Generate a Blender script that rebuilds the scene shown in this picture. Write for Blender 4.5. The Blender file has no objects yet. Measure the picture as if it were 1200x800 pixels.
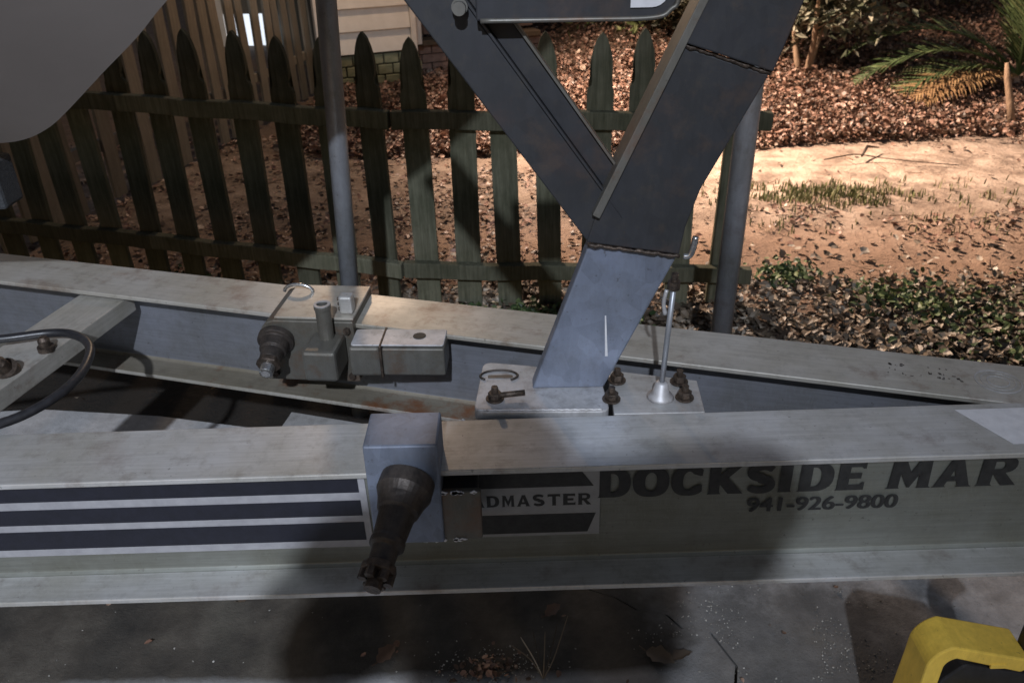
import bpy, bmesh, math, random
import numpy as np
from mathutils import Vector, Matrix, noise
rnd = random.Random(7)
R = math.radians
C = bpy.context.scene.collection
sc = bpy.context.scene

# ------------------------------------------------------------------ camera
F, PITCH, ROLL, H = 960.0, R(29.5), R(1.2), 1.3
cd = bpy.data.cameras.new('camera'); cam = bpy.data.objects.new('camera', cd); C.objects.link(cam)
cd.sensor_width = 36; cd.lens = 36 * F / 1200; cd.clip_start = 0.02; cd.clip_end = 300
fw = Vector((0, math.cos(PITCH), -math.sin(PITCH))); r0 = Vector((1, 0, 0)); u0 = Vector((0, math.sin(PITCH), math.cos(PITCH)))
rt = r0 * math.cos(ROLL) - u0 * math.sin(ROLL); up = r0 * math.sin(ROLL) + u0 * math.cos(ROLL)
cam.matrix_world = Matrix(((rt.x, up.x, -fw.x, 0), (rt.y, up.y, -fw.y, 0), (rt.z, up.z, -fw.z, H), (0, 0, 0, 1)))
sc.camera = cam
cd.dof.use_dof = True; cd.dof.focus_distance = 1.15; cd.dof.aperture_fstop = 11.0
# ------------------------------------------------------------------ world, lamps, exposure
w = bpy.data.worlds.new('World'); sc.world = w; w.use_nodes = True
nt = w.node_tree; nt.nodes.clear()
sky = nt.nodes.new('ShaderNodeTexSky'); sky.sky_type = 'NISHITA'; sky.sun_disc = False
sky.sun_elevation = R(-2); sky.sun_rotation = R(200)
bg = nt.nodes.new('ShaderNodeBackground'); bg.inputs[1].default_value = 1.15
out = nt.nodes.new('ShaderNodeOutputWorld'); nt.links.new(sky.outputs[0], bg.inputs[0]); nt.links.new(bg.outputs[0], out.inputs[0])
sc.view_settings.view_transform = 'Standard'; sc.view_settings.look = 'None'
sc.view_settings.exposure = -0.05; sc.view_settings.gamma = 1.0
def lamp(name, loc, target, power, col, size, angle=120, blend=0.6):
    l = bpy.data.lights.new(name, 'SPOT'); l.energy = power; l.color = col; l.shadow_soft_size = size
    l.spot_size = R(angle); l.spot_blend = blend
    o = bpy.data.objects.new(name, l); C.objects.link(o); o.location = loc
    o.rotation_euler = (Vector(target) - Vector(loc)).to_track_quat('-Z', 'Y').to_euler()
    return o
lamp('driveway_floodlight', (-0.15, -3.2, 3.92), (-1.15, 1.2, 0.3), 1300, (0.80, 0.87, 1.0), 0.05, 52, 1.0)
lamp('yard_floodlight', (-0.75, 5.55, 3.0), (2.3, 4.6, 0.0), 3000, (1.0, 0.75, 0.58), 0.10, 96, 1.0)
porch = bpy.data.lights.new('siding_fill_light', 'POINT'); porch.energy = 75; porch.color = (1.0, 0.72, 0.48); porch.shadow_soft_size = 0.06  # added unseen fill lamp that brightens the siding and pale fence
po = bpy.data.objects.new('siding_fill_light', porch); C.objects.link(po); po.location = (-0.95, 5.35, 2.3)

# ------------------------------------------------------------------ helpers
def link(o, parent=None):
    C.objects.link(o)
    if parent is not None: o.parent = parent
    return o
def tag(o, label=None, cat=None, group=None, kind=None):
    if label: o['label'] = label
    if cat: o['category'] = cat
    if group: o['group'] = group
    if kind: o['kind'] = kind
    return o
def empty(name, loc, label, cat, group=None, rz=0):
    o = bpy.data.objects.new(name, None); C.objects.link(o); o.location = loc; o.rotation_euler = (0, 0, rz)
    o.empty_display_size = 0.05
    return tag(o, label, cat, group)
def obj(name, bm, m, parent=None, smooth=False, bevel=0.0, kind=None):
    me = bpy.data.meshes.new(name); bmesh.ops.recalc_face_normals(bm, faces=bm.faces); bm.to_mesh(me); bm.free()
    me.materials.append(m)
    if smooth:
        for p in me.polygons: p.use_smooth = True
    o = bpy.data.objects.new(name, me); link(o, parent)
    if bevel:
        b = o.modifiers.new('bevel', 'BEVEL'); b.width = bevel; b.segments = 2; b.limit_method = 'ANGLE'
    if kind: o['kind'] = kind
    return o
def raw(name, verts, faces, m, parent=None, kind=None, smooth=False):
    me = bpy.data.meshes.new(name); me.from_pydata([tuple(v) for v in verts], [], [tuple(f) for f in faces]); me.materials.append(m)
    if smooth:
        for p in me.polygons: p.use_smooth = True
    o = bpy.data.objects.new(name, me); link(o, parent)
    if kind: o['kind'] = kind
    return o
def bm_box(bm, x0, x1, y0, y1, z0, z1, M=None):
    vs = [bm.verts.new((x, y, z)) for x in (x0, x1) for y in (y0, y1) for z in (z0, z1)]
    for f in ((0, 1, 3, 2), (4, 6, 7, 5), (0, 4, 5, 1), (2, 3, 7, 6), (0, 2, 6, 4), (1, 5, 7, 3)): bm.faces.new([vs[i] for i in f])
    if M is not None:
        for v in vs: v.co = M @ v.co
    return bm
def box(x0, x1, y0, y1, z0, z1, M=None): return bm_box(bmesh.new(), x0, x1, y0, y1, z0, z1, M)
def bm_prism(bm, pts, a, b, axis='y', M=None):
    """extrude a polygon (2-D) along axis; pts are (x,z) for y, (y,z) for x, (x,y) for z"""
    def p(q, t): return {'y': (q[0], t, q[1]), 'x': (t, q[0], q[1]), 'z': (q[0], q[1], t)}[axis]
    A = [bm.verts.new(p(q, a)) for q in pts]; B = [bm.verts.new(p(q, b)) for q in pts]
    n = len(pts)
    bm.faces.new(A); bm.faces.new(list(reversed(B)))
    for i in range(n): bm.faces.new((A[i], B[i], B[(i + 1) % n], A[(i + 1) % n]))
    if M is not None:
        for v in A + B: v.co = M @ v.co
    return bm
def prism(pts, a, b, axis='y', M=None): return bm_prism(bmesh.new(), pts, a, b, axis, M)
def bm_tube(bm, pts, r, seg=12, cap=True):
    """round tube along points; r scalar or list"""
    pts = [Vector(p) for p in pts]; n = len(pts); rs = r if isinstance(r, (list, tuple)) else [r] * n
    rings = []; prev = None
    for i, p in enumerate(pts):
        d = (pts[min(i + 1, n - 1)] - pts[max(i - 1, 0)])
        if d.length < 1e-9: d = Vector((0, 0, 1))
        d.normalize()
        if prev is None:
            a = d.orthogonal().normalized()
        else:
            a = prev - d * prev.dot(d)
            a = a.normalized() if a.length > 1e-6 else d.orthogonal().normalized()
        prev = a; b = d.cross(a)
        rings.append([bm.verts.new(p + (a * math.cos(t) + b * math.sin(t)) * rs[i]) for t in [2 * math.pi * k / seg for k in range(seg)]])
    for i in range(n - 1):
        for k in range(seg):
            bm.faces.new((rings[i][k], rings[i][(k + 1) % seg], rings[i + 1][(k + 1) % seg], rings[i + 1][k]))
    if cap:
        bm.faces.new(list(reversed(rings[0]))); bm.faces.new(rings[-1])
    return bm
def tube(pts, r, seg=12, cap=True): return bm_tube(bmesh.new(), pts, r, seg, cap)
def lathe_along(a, b, prof, seg=24):
    """prof: list of (t along a->b in metres, radius)"""
    a = Vector(a); d = (Vector(b) - a).normalized()
    pts = []; rs = []
    u = d.orthogonal().normalized(); v = d.cross(u); bm = bmesh.new(); rings = []
    for t, r in prof:
        c = a + d * t
        rings.append([bm.verts.new(c + (u * math.cos(k * 2 * math.pi / seg) + v * math.sin(k * 2 * math.pi / seg)) * max(r, 1e-4)) for k in range(seg)])
    for i in range(len(rings) - 1):
        for k in range(seg): bm.faces.new((rings[i][k], rings[i][(k + 1) % seg], rings[i + 1][(k + 1) % seg], rings[i + 1][k]))
    bm.faces.new(list(reversed(rings[0]))); bm.faces.new(rings[-1])
    return bm
def smooth_pts(P, n=8):
    P = [Vector(p) for p in P]; out = []
    for i in range(len(P) - 1):
        a = P[max(i - 1, 0)]; b = P[i]; c = P[i + 1]; d = P[min(i + 2, len(P) - 1)]
        for k in range(n):
            t = k / n
            out.append(0.5 * ((2 * b) + (c - a) * t + (2 * a - 5 * b + 4 * c - d) * t * t + (3 * b - a - 3 * c + d) * t ** 3))
    out.append(P[-1]); return out

# ------------------------------------------------------------------ materials
def nodes(name):
    m = bpy.data.materials.new(name); m.use_nodes = True; t = m.node_tree
    return m, t, t.nodes['Principled BSDF']
def N(t, typ, **kw):
    n = t.nodes.new(typ)
    for k, v in kw.items(): setattr(n, k, v)
    return n
def ramp(t, fac, stops, interp='LINEAR'):
    r = N(t, 'ShaderNodeValToRGB'); r.color_ramp.interpolation = interp
    el = r.color_ramp.elements
    while len(el) < len(stops): el.new(0.5)
    for e, (p, c) in zip(el, stops): e.position = p; e.color = (*c, 1) if len(c) == 3 else c
    t.links.new(fac, r.inputs[0]); return r.outputs[0]
def coords(t, scale=(1, 1, 1), which='Object', rot=(0, 0, 0)):
    tc = N(t, 'ShaderNodeTexCoord'); mp = N(t, 'ShaderNodeMapping'); mp.inputs['Scale'].default_value = scale; mp.inputs['Rotation'].default_value = rot
    t.links.new(tc.outputs[which], mp.inputs[0]); return mp.outputs[0]
def noi(t, vec, scale, detail=6, rough=0.6):
    n = N(t, 'ShaderNodeTexNoise'); n.inputs['Scale'].default_value = scale; n.inputs['Detail'].default_value = detail; n.inputs['Roughness'].default_value = rough
    t.links.new(vec, n.inputs['Vector']); return n.outputs['Fac']
def mixc(t, fac, a, b, mode='MIX'):
    m = N(t, 'ShaderNodeMix', data_type='RGBA', blend_type=mode)
    for s, v in ((0, fac), (6, a), (7, b)):
        if isinstance(v, (int, float)): m.inputs[s].default_value = v
        elif isinstance(v, tuple): m.inputs[s].default_value = (*v, 1)
        else: t.links.new(v, m.inputs[s])
    return m.outputs[2]
def math_(t, op, a, b=0.0, clamp=False):
    m = N(t, 'ShaderNodeMath', operation=op); m.use_clamp = clamp
    for s, v in ((0, a), (1, b)):
        if isinstance(v, (int, float)): m.inputs[s].default_value = v
        else: t.links.new(v, m.inputs[s])
    return m.outputs[0]
def bump(t, p, h, strength=0.3, dist=0.01):
    b = N(t, 'ShaderNodeBump'); b.inputs['Strength'].default_value = strength; b.inputs['Distance'].default_value = dist
    t.links.new(h, b.inputs['Height']); t.links.new(b.outputs[0], p.inputs['Normal'])
def simple(name, c0, c1, scale=20, rough=0.6, metal=0.0, bs=0.2, bd=0.002, stretch=(1, 1, 1), which='Object', rv=0.1, spec=None):
    m, t, p = nodes(name); v = coords(t, stretch, which); n = noi(t, v, scale)
    t.links.new(ramp(t, n, [(0.3, c0), (0.7, c1)]), p.inputs['Base Color'])
    p.inputs['Metallic'].default_value = metal
    n2 = noi(t, v, scale * 2.3)
    rr = N(t, 'ShaderNodeMapRange'); rr.inputs['To Min'].default_value = max(0.02, rough - rv); rr.inputs['To Max'].default_value = min(1, rough + rv)
    t.links.new(n2, rr.inputs[0]); t.links.new(rr.outputs[0], p.inputs['Roughness'])
    if bs: bump(t, p, n2, bs, bd)
    if spec is not None: p.inputs['Specular IOR Level'].default_value = spec
    return m
def galvanized(name, base, metal=0.55, rough=0.42, rust=0.0, dirt=0.35, streak=True, spangle=0.0):
    m, t, p = nodes(name)
    v = coords(t); vs = coords(t, (0.6, 14, 14)) if streak else coords(t, (5, 5, 1.2))
    fine = noi(t, vs, 16, 8, 0.7); big = noi(t, v, 5.5, 5, 0.62); mid = noi(t, v, 30, 6, 0.7); spk = noi(t, v, 130, 3, 0.6)
    b = Vector(base)
    c = ramp(t, fine, [(0.25, tuple(b * 0.80)), (0.75, tuple(b * 1.12))])
    c = mixc(t, ramp(t, big, [(0.35, (0, 0, 0)), (0.65, (1, 1, 1))]), c, mixc(t, 1.0, c, (0.72, 0.70, 0.64), 'MULTIPLY'))
    if spangle:
        vo = N(t, 'ShaderNodeTexVoronoi'); vo.inputs['Scale'].default_value = 45; t.links.new(v, vo.inputs['Vector'])
        sp = N(t, 'ShaderNodeSeparateColor'); t.links.new(vo.outputs['Color'], sp.inputs[0])
        c = mixc(t, spangle, c, ramp(t, sp.outputs[0], [(0, tuple(b * 0.65)), (1, tuple(b * 1.35))]))
    dm = ramp(t, mid, [(0.50, (0, 0, 0)), (0.72, (1, 1, 1))])
    c = mixc(t, math_(t, 'MULTIPLY', dm, dirt), c, (0.085, 0.075, 0.055))
    c = mixc(t, math_(t, 'MULTIPLY', ramp(t, spk, [(0.66, (0, 0, 0)), (0.74, (1, 1, 1))]), 0.5), c, (0.06, 0.05, 0.04))
    sc1 = N(t, 'ShaderNodeTexWave'); sc1.inputs['Scale'].default_value = 3.0; sc1.inputs['Distortion'].default_value = 18; sc1.inputs['Detail'].default_value = 4; sc1.inputs['Detail Scale'].default_value = 2.5
    t.links.new(coords(t, (9, 9, 2), 'Object', (0.3, 0.4, 0.2)), sc1.inputs['Vector'])
    sm = math_(t, 'MULTIPLY', ramp(t, sc1.outputs['Fac'], [(0.93, (0, 0, 0)), (0.99, (1, 1, 1))]), ramp(t, big, [(0.5, (0, 0, 0)), (0.62, (1, 1, 1))]))
    c = mixc(t, math_(t, 'MULTIPLY', sm, 0.07), c, tuple(min(1, q * 1.9 + 0.03) for q in base))
    if rust:
        rm = ramp(t, noi(t, coords(t, (1, 1, 1)), 7.5, 7, 0.7), [(0.52, (0, 0, 0)), (0.66, (1, 1, 1))])
        c = mixc(t, math_(t, 'MULTIPLY', rm, rust), c, (0.19, 0.075, 0.03))
    t.links.new(c, p.inputs['Base Color']); p.inputs['Metallic'].default_value = metal
    rr = N(t, 'ShaderNodeMapRange'); rr.inputs['To Min'].default_value = rough - 0.12; rr.inputs['To Max'].default_value = rough + 0.2
    t.links.new(big, rr.inputs[0]); t.links.new(rr.outputs[0], p.inputs['Roughness'])
    hh = math_(t, 'ADD', math_(t, 'MULTIPLY', fine, 0.5), math_(t, 'MULTIPLY', mid, 0.5))
    bump(t, p, hh, 0.16, 0.0015)
    return m
M = {}
M['alu'] = galvanized('weathered_aluminium', (0.60, 0.60, 0.60), 0.5, 0.42, 0.2, 0.28)
M['alu2'] = galvanized('weathered_aluminium_tan', (0.54, 0.52, 0.48), 0.45, 0.4, 0.4, 0.3)
M['rustflange'] = galvanized('rust_stained_flange', (0.26, 0.235, 0.19), 0.35, 0.5, 0.95, 0.5)
M['web'] = galvanized('shaded_aluminium_web', (0.235, 0.245, 0.225), 0.5, 0.5, 0.0, 0.2)
M['web2'] = galvanized('shaded_bluish_web', (0.25, 0.262, 0.30), 0.5, 0.5, 0.0, 0.3)
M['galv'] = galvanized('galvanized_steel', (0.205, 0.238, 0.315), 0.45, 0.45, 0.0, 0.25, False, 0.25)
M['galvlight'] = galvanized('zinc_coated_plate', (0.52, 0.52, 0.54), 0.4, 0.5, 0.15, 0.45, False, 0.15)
M['dark'] = galvanized('dark_shaded_steel', (0.038, 0.040, 0.046), 0.35, 0.5, 0.12, 0.25, False, 0.2)  # shade on the upper winch stand is put into this dark colour
M['dark2'] = galvanized('dark_bracket_steel', (0.17, 0.165, 0.15), 0.5, 0.45, 0.4, 0.5, False)
M['rusty'] = simple('rusty_steel', (0.03, 0.026, 0.024), (0.085, 0.070, 0.060), 60, 0.5, 0.5, 0.5, 0.002)
M['bolt'] = simple('dirty_bolt', (0.03, 0.024, 0.02), (0.12, 0.09, 0.07), 120, 0.5, 0.6, 0.6, 0.002)
M['chrome'] = simple('worn_bright_steel', (0.4, 0.4, 0.4), (0.7, 0.7, 0.7), 80, 0.25, 0.9, 0.1, 0.001)
M['pipe'] = galvanized('galvanized_pipe', (0.34, 0.36, 0.40), 0.5, 0.38, 0.1, 0.3, False)
M['rubber'] = simple('black_rubber', (0.012, 0.012, 0.014), (0.028, 0.028, 0.032), 60, 0.38, 0, 0.1)
M['hull'] = simple('gelcoat_hull', (0.19, 0.168, 0.155), (0.225, 0.20, 0.185), 4, 0.7, 0, 0.03, 0.001)
M['navy'] = simple('navy_vinyl', (0.006, 0.007, 0.013), (0.011, 0.012, 0.022), 80, 0.55, 0, 0.1, 0.0005)
M['black'] = simple('black_vinyl', (0.010, 0.010, 0.010), (0.025, 0.025, 0.024), 90, 0.6, 0, 0.1, 0.0005)
M['whitevinyl'] = simple('white_vinyl', (0.50, 0.50, 0.52), (0.62, 0.62, 0.64), 60, 0.55, 0, 0.1, 0.0005)
M['stripefilm'] = simple('dull_stripe_film', (0.30, 0.30, 0.32), (0.38, 0.38, 0.40), 60, 0.55, 0.2, 0.1, 0.0005)
M['greysticker'] = simple('clear_decal_film', (0.24, 0.24, 0.24), (0.30, 0.30, 0.295), 50, 0.5, 0.3, 0.1, 0.0005)
M['yellow'] = galvanized('scuffed_yellow_plastic', (0.82, 0.56, 0.09), 0.0, 0.40, 0.0, 0.10, False)
M['yellow_old'] = simple('yellow_plastic', (0.68, 0.45, 0.04), (0.82, 0.57, 0.08), 9, 0.42, 0, 0.08, 0.0008)
M['blackplastic'] = simple('black_plastic', (0.010, 0.010, 0.011), (0.020, 0.020, 0.022), 80, 0.5, 0, 0.2, 0.0008)
def wood(name, a, b, green=0.4):
    m, t, p = nodes(name); v = coords(t, (30, 30, 2.2)); g = noi(t, v, 3, 8, 0.7); bl = noi(t, coords(t), 6, 5, 0.6)
    gi = N(t, 'ShaderNodeObjectInfo')
    c = ramp(t, g, [(0.25, a), (0.75, b)])
    c = mixc(t, math_(t, 'MULTIPLY', ramp(t, bl, [(0.42, (0, 0, 0)), (0.62, (1, 1, 1))]), green), c, (0.020, 0.026, 0.011))
    hv = N(t, 'ShaderNodeHueSaturation'); t.links.new(c, hv.inputs['Color'])
    mr = N(t, 'ShaderNodeMapRange'); mr.inputs['To Min'].default_value = 0.75; mr.inputs['To Max'].default_value = 1.3
    t.links.new(gi.outputs['Random'], mr.inputs[0]); t.links.new(mr.outputs[0], hv.inputs['Value'])
    t.links.new(hv.outputs[0], p.inputs['Base Color']); p.inputs['Roughness'].default_value = 0.92; p.inputs['Specular IOR Level'].default_value = 0.15
    bump(t, p, g, 0.5, 0.003); return m
M['fence'] = wood('algae_stained_fence_wood', (0.045, 0.045, 0.030), (0.16, 0.158, 0.112), 0.4)
M['fence2'] = wood('pale_weathered_fence_wood', (0.15, 0.130, 0.10), (0.27, 0.235, 0.185), 0.15)
M['privacy'] = wood('brown_privacy_fence_wood', (0.10, 0.07, 0.045), (0.19, 0.135, 0.09), 0.2)
M['siding'] = simple('painted_siding', (0.62, 0.55, 0.46), (0.72, 0.65, 0.56), 12, 0.55, 0, 0.15, 0.001)
M['block'] = simple('mossy_block', (0.14, 0.15, 0.085), (0.30, 0.29, 0.18), 14, 0.9, 0, 0.6, 0.006)
M['mortar'] = simple('dark_mortar', (0.05, 0.05, 0.035), (0.09, 0.085, 0.06), 40, 0.95)
M['brick'] = simple('faded_brick', (0.17, 0.10, 0.075), (0.30, 0.19, 0.15), 18, 0.9, 0, 0.5, 0.004)
M['bark'] = simple('pale_bark', (0.20, 0.13, 0.085), (0.38, 0.26, 0.17), 30, 0.85, 0, 0.6, 0.006, (4, 4, 1))
def foliage(name, stops, rough=0.55, trans=0.0):
    m, t, p = nodes(name); g = N(t, 'ShaderNodeNewGeometry')
    c = ramp(t, g.outputs['Random Per Island'], stops)
    nv = noi(t, coords(t), 60, 3)
    c = mixc(t, 0.5, c, ramp(t, nv, [(0.3, (0.5, 0.5, 0.5)), (0.7, (1, 1, 1))]), 'MULTIPLY')
    t.links.new(c, p.inputs['Base Color']); p.inputs['Roughness'].default_value = rough
    return m
M['leaves'] = foliage('dry_brown_leaves', [(0.0, (0.045, 0.026, 0.016)), (0.3, (0.13, 0.078, 0.052)), (0.6, (0.27, 0.15, 0.105)), (0.88, (0.38, 0.225, 0.165)), (1.0, (0.50, 0.38, 0.29))], 0.5)
M['greyleaves'] = foliage('grey_brown_leaves', [(0.0, (0.035, 0.028, 0.020)), (0.35, (0.11, 0.08, 0.055)), (0.7, (0.22, 0.17, 0.12)), (0.9, (0.36, 0.30, 0.23)), (1.0, (0.50, 0.44, 0.36))], 0.5)
M['grass'] = foliage('grass_blades', [(0.0, (0.06, 0.07, 0.025)), (0.5, (0.15, 0.17, 0.06)), (1.0, (0.34, 0.32, 0.16))], 0.6)
M['weed'] = foliage('green_weed_leaves', [(0.0, (0.03, 0.055, 0.018)), (0.5, (0.065, 0.11, 0.035)), (1.0, (0.15, 0.19, 0.07))], 0.55)
M['shrub'] = foliage('dusty_shrub_leaves', [(0.0, (0.05, 0.06, 0.035)), (0.5, (0.13, 0.14, 0.09)), (1.0, (0.33, 0.31, 0.23))], 0.45)
M['darkshrub'] = foliage('dark_shrub_leaves', [(0.0, (0.025, 0.028, 0.015)), (0.6, (0.07, 0.065, 0.035)), (1.0, (0.16, 0.12, 0.07))], 0.6)
M['ivy'] = foliage('ivy_leaves', [(0.0, (0.04, 0.06, 0.02)), (0.6, (0.12, 0.15, 0.05)), (1.0, (0.26, 0.27, 0.10))], 0.5)
M['palm'] = foliage('palm_fronds', [(0.0, (0.035, 0.06, 0.02)), (0.6, (0.08, 0.12, 0.045)), (1.0, (0.16, 0.19, 0.08))], 0.5)
M['drypalm'] = foliage('dry_palm_fronds', [(0.0, (0.20, 0.11, 0.05)), (1.0, (0.42, 0.27, 0.13))], 0.6)
M['stone'] = foliage('pale_grit', [(0.0, (0.12, 0.11, 0.10)), (0.6, (0.30, 0.29, 0.26)), (1.0, (0.6, 0.58, 0.54))], 0.8)
M['skin'] = simple('skin', (0.45, 0.28, 0.2), (0.5, 0.32, 0.24), 30, 0.5)
M['jacket'] = simple('dark_jacket', (0.02, 0.022, 0.03), (0.04, 0.042, 0.05), 60, 0.9)
M['bunk'] = simple('dark_bunk_carpet', (0.02, 0.022, 0.025), (0.05, 0.055, 0.06), 200, 0.95, 0, 0.6, 0.003)
m_, t_, p_ = nodes('glow_panel'); p_.inputs['Base Color'].default_value = (.6, .65, .7, 1)
p_.inputs['Emission Color'].default_value = (0.82, 0.90, 1.0, 1); p_.inputs['Emission Strength'].default_value = 1.1; M['lit'] = m_  # emission stands in for light falling on a white panel

# ------------------------------------------------------------------ ground
def gz(x, y):
    """height of the yard"""
    a = 0.035 * noise.noise(Vector((x * 0.7, y * 0.7, 3))) + 0.016 * noise.noise(Vector((x * 3, y * 3, 9))) + 0.007 * noise.noise(Vector((x * 6.3, y * 7.5, 4))) + 0.006 * noise.noise(Vector((x * 11, y * 11, 1)))
    k = min(1, max(0, (y - 1.98) / 0.5))
    return -0.03 + k * a + (max(0, y - 5.2) * 0.03 + max(0, y - 6.2) * 0.13) * min(1, max(0, (x + 0.3))) * (1 if y < 30 else 0)
def yard_material():
    m, t, p = nodes('yard_soil_and_sand'); v = coords(t)
    sx = N(t, 'ShaderNodeSeparateXYZ'); t.links.new(v, sx.inputs[0]); X, Yv = sx.outputs[0], sx.outputs[1]
    n1 = noi(t, v, 1.6, 5, 0.6); n2 = noi(t, v, 9, 8, 0.7); n3 = noi(t, v, 45, 6, 0.7)
    def band(c, hw, soft, amp=0.9):
        # |y + wobble - c| < hw
        yy = math_(t, 'ADD', Yv, math_(t, 'MULTIPLY', math_(t, 'SUBTRACT', n1, 0.5), amp))
        d = math_(t, 'ABSOLUTE', math_(t, 'SUBTRACT', yy, c))
        mr = N(t, 'ShaderNodeMapRange'); mr.inputs['From Min'].default_value = hw; mr.inputs['From Max'].default_value = hw + soft
        mr.inputs['To Min'].default_value = 1; mr.inputs['To Max'].default_value = 0; t.links.new(d, mr.inputs[0]); return mr.outputs[0]
    soil = ramp(t, n2, [(0.25, (0.055, 0.035, 0.022)), (0.75, (0.15, 0.095, 0.062))])
    dirt = ramp(t, n2, [(0.25, (0.19, 0.115, 0.075)), (0.75, (0.33, 0.215, 0.145))])
    sand = ramp(t, n2, [(0.2, (0.32, 0.215, 0.155)), (0.5, (0.58, 0.44, 0.34)), (0.8, (0.78, 0.64, 0.52))])
    soil = mixc(t, band(1.9, 0.38, 0.12, 0.2), soil, (0.022, 0.017, 0.012))  # damp soil by the slab, far rail's shade included in its colour
    c = mixc(t, band(2.95, 0.28, 0.18), soil, dirt)
    xm = N(t, 'ShaderNodeMapRange'); xm.inputs['From Min'].default_value = 0.1; xm.inputs['From Max'].default_value = 1.2; xm.inputs['To Min'].default_value = 0.45
    t.links.new(math_(t, 'ADD', X, math_(t, 'MULTIPLY', math_(t, 'SUBTRACT', n2, 0.5), 1.2)), xm.inputs[0])
    rag = ramp(t, noi(t, v, 5, 8, 0.75), [(0.40, (0.35, 0.35, 0.35)), (0.56, (1, 1, 1))])
    c = mixc(t, math_(t, 'MULTIPLY', math_(t, 'MULTIPLY', band(4.0, 0.25, 0.75, 1.0), xm.outputs[0]), rag), c, sand)
    c = mixc(t, math_(t, 'MULTIPLY', ramp(t, n3, [(0.60, (0, 0, 0)), (0.72, (1, 1, 1))]), 0.55), c, (0.09, 0.05, 0.03))
    t.links.new(c, p.inputs['Base Color']); p.inputs['Roughness'].default_value = 0.9
    bump(t, p, math_(t, 'ADD', n2, math_(t, 'MULTIPLY', n3, 0.5)), 1.0, 0.025); return m
def grid(name, xs, ys, zf, m, kind='structure'):
    vs = [(x, y, zf(x, y)) for y in ys for x in xs]; nx = len(xs)
    fs = [(j * nx + i, j * nx + i + 1, (j + 1) * nx + i + 1, (j + 1) * nx + i) for j in range(len(ys) - 1) for i in range(nx - 1)]
    return raw(name, vs, fs, m, kind=kind, smooth=True)
xs = [-60, -30, -15, -8, -5] + list(np.arange(-4, 5.01, 0.04)) + [6, 8, 15, 30, 60]
ys = [-60, -20, -5, 0, 1.5] + list(np.arange(1.9, 7.5, 0.04)) + [8, 9, 10, 12, 20, 40, 60]
yard = grid('yard_ground', [float(a) for a in xs], [float(a) for a in ys], gz, yard_material())
def concrete_material():
    m, t, p = nodes('stained_concrete'); v = coords(t)
    sx = N(t, 'ShaderNodeSeparateXYZ'); t.links.new(v, sx.inputs[0]); X, Yv = sx.outputs[0], sx.outputs[1]
    n0 = noi(t, v, 2.2, 6, 0.65); n1 = noi(t, v, 7, 8, 0.7); n2 = noi(t, v, 40, 8, 0.75); n3 = noi(t, v, 160, 4, 0.7)
    c = ramp(t, n1, [(0.25, (0.33, 0.33, 0.33)), (0.75, (0.56, 0.56, 0.57))])
    c = mixc(t, 0.6, c, ramp(t, n2, [(0.3, (0.55, 0.55, 0.55)), (0.7, (1.15, 1.15, 1.15))]), 'MULTIPLY')
    # dark brown band lying along the slab, and a wide damp stain
    def band(src, c0, hw, soft, nn, amp):
        yy = math_(t, 'ADD', src, math_(t, 'MULTIPLY', math_(t, 'SUBTRACT', nn, 0.5), amp))
        d = math_(t, 'ABSOLUTE', math_(t, 'SUBTRACT', yy, c0))
        mr = N(t, 'ShaderNodeMapRange'); mr.inputs['From Min'].default_value = hw; mr.inputs['From Max'].default_value = hw + soft
        mr.inputs['To Min'].default_value = 1; mr.inputs['To Max'].default_value = 0; t.links.new(d, mr.inputs[0]); return mr.outputs[0]
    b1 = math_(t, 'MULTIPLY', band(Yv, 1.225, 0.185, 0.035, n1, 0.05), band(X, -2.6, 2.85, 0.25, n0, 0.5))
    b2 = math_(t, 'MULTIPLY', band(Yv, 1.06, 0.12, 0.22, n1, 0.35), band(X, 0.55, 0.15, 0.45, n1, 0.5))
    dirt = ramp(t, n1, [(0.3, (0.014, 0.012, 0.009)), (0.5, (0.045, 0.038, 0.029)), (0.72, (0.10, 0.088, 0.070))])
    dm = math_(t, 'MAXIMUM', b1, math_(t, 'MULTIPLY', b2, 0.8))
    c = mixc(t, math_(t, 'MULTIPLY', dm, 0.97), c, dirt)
    c = mixc(t, math_(t, 'MULTIPLY', ramp(t, n3, [(0.62, (0, 0, 0)), (0.70, (1, 1, 1))]), 0.6), c, (0.03, 0.026, 0.02))
    c = mixc(t, math_(t, 'MULTIPLY', ramp(t, n0, [(0.55, (0, 0, 0)), (0.68, (1, 1, 1))]), 0.5), c, (0.10, 0.09, 0.07))
    t.links.new(c, p.inputs['Base Color']); p.inputs['Roughness'].default_value = 0.82
    bump(t, p, math_(t, 'ADD', n2, n3), 0.5, 0.004); return m
conc = concrete_material()
# the slab has a ragged crack running away from the rail, made as a notch between its two pieces
crack = [(0.10, 1.30), (0.155, 1.235), (0.20, 1.215), (0.245, 1.18), (0.30, 1.165), (0.325, 1.13), (0.38, 1.12), (0.41, 1.04), (0.395, 0.98), (0.43, 0.90), (0.42, 0.5), (0.45, -8)]
def crackline(off): return [(x + off + 0.003 * rnd.uniform(-1, 1), y) for x, y in crack]
edge = [(-8 + 0.35 * i, 1.795 - 0.105 * (-8 + 0.35 * i) * (1 if abs(-8 + .35 * i) < 2.2 else 0) + 0.015 * math.sin(i * 1.7) + 0.02 * math.sin(i * 4.1)) for i in range(46)]
ci = crackline(-0.0022); cj = [(p[0] + 0.0045 + 0.002 * rnd.random(), p[1]) for p in ci]
el = [e for e in edge if e[0] < 0.05]; er = [e for e in edge if e[0] > 0.15]
bm = bmesh.new()
A = [(-8, -8)] + el + [(0.10, 1.78)] + ci
bm_prism(bm, A, -0.12, 0.0, 'z')
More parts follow.
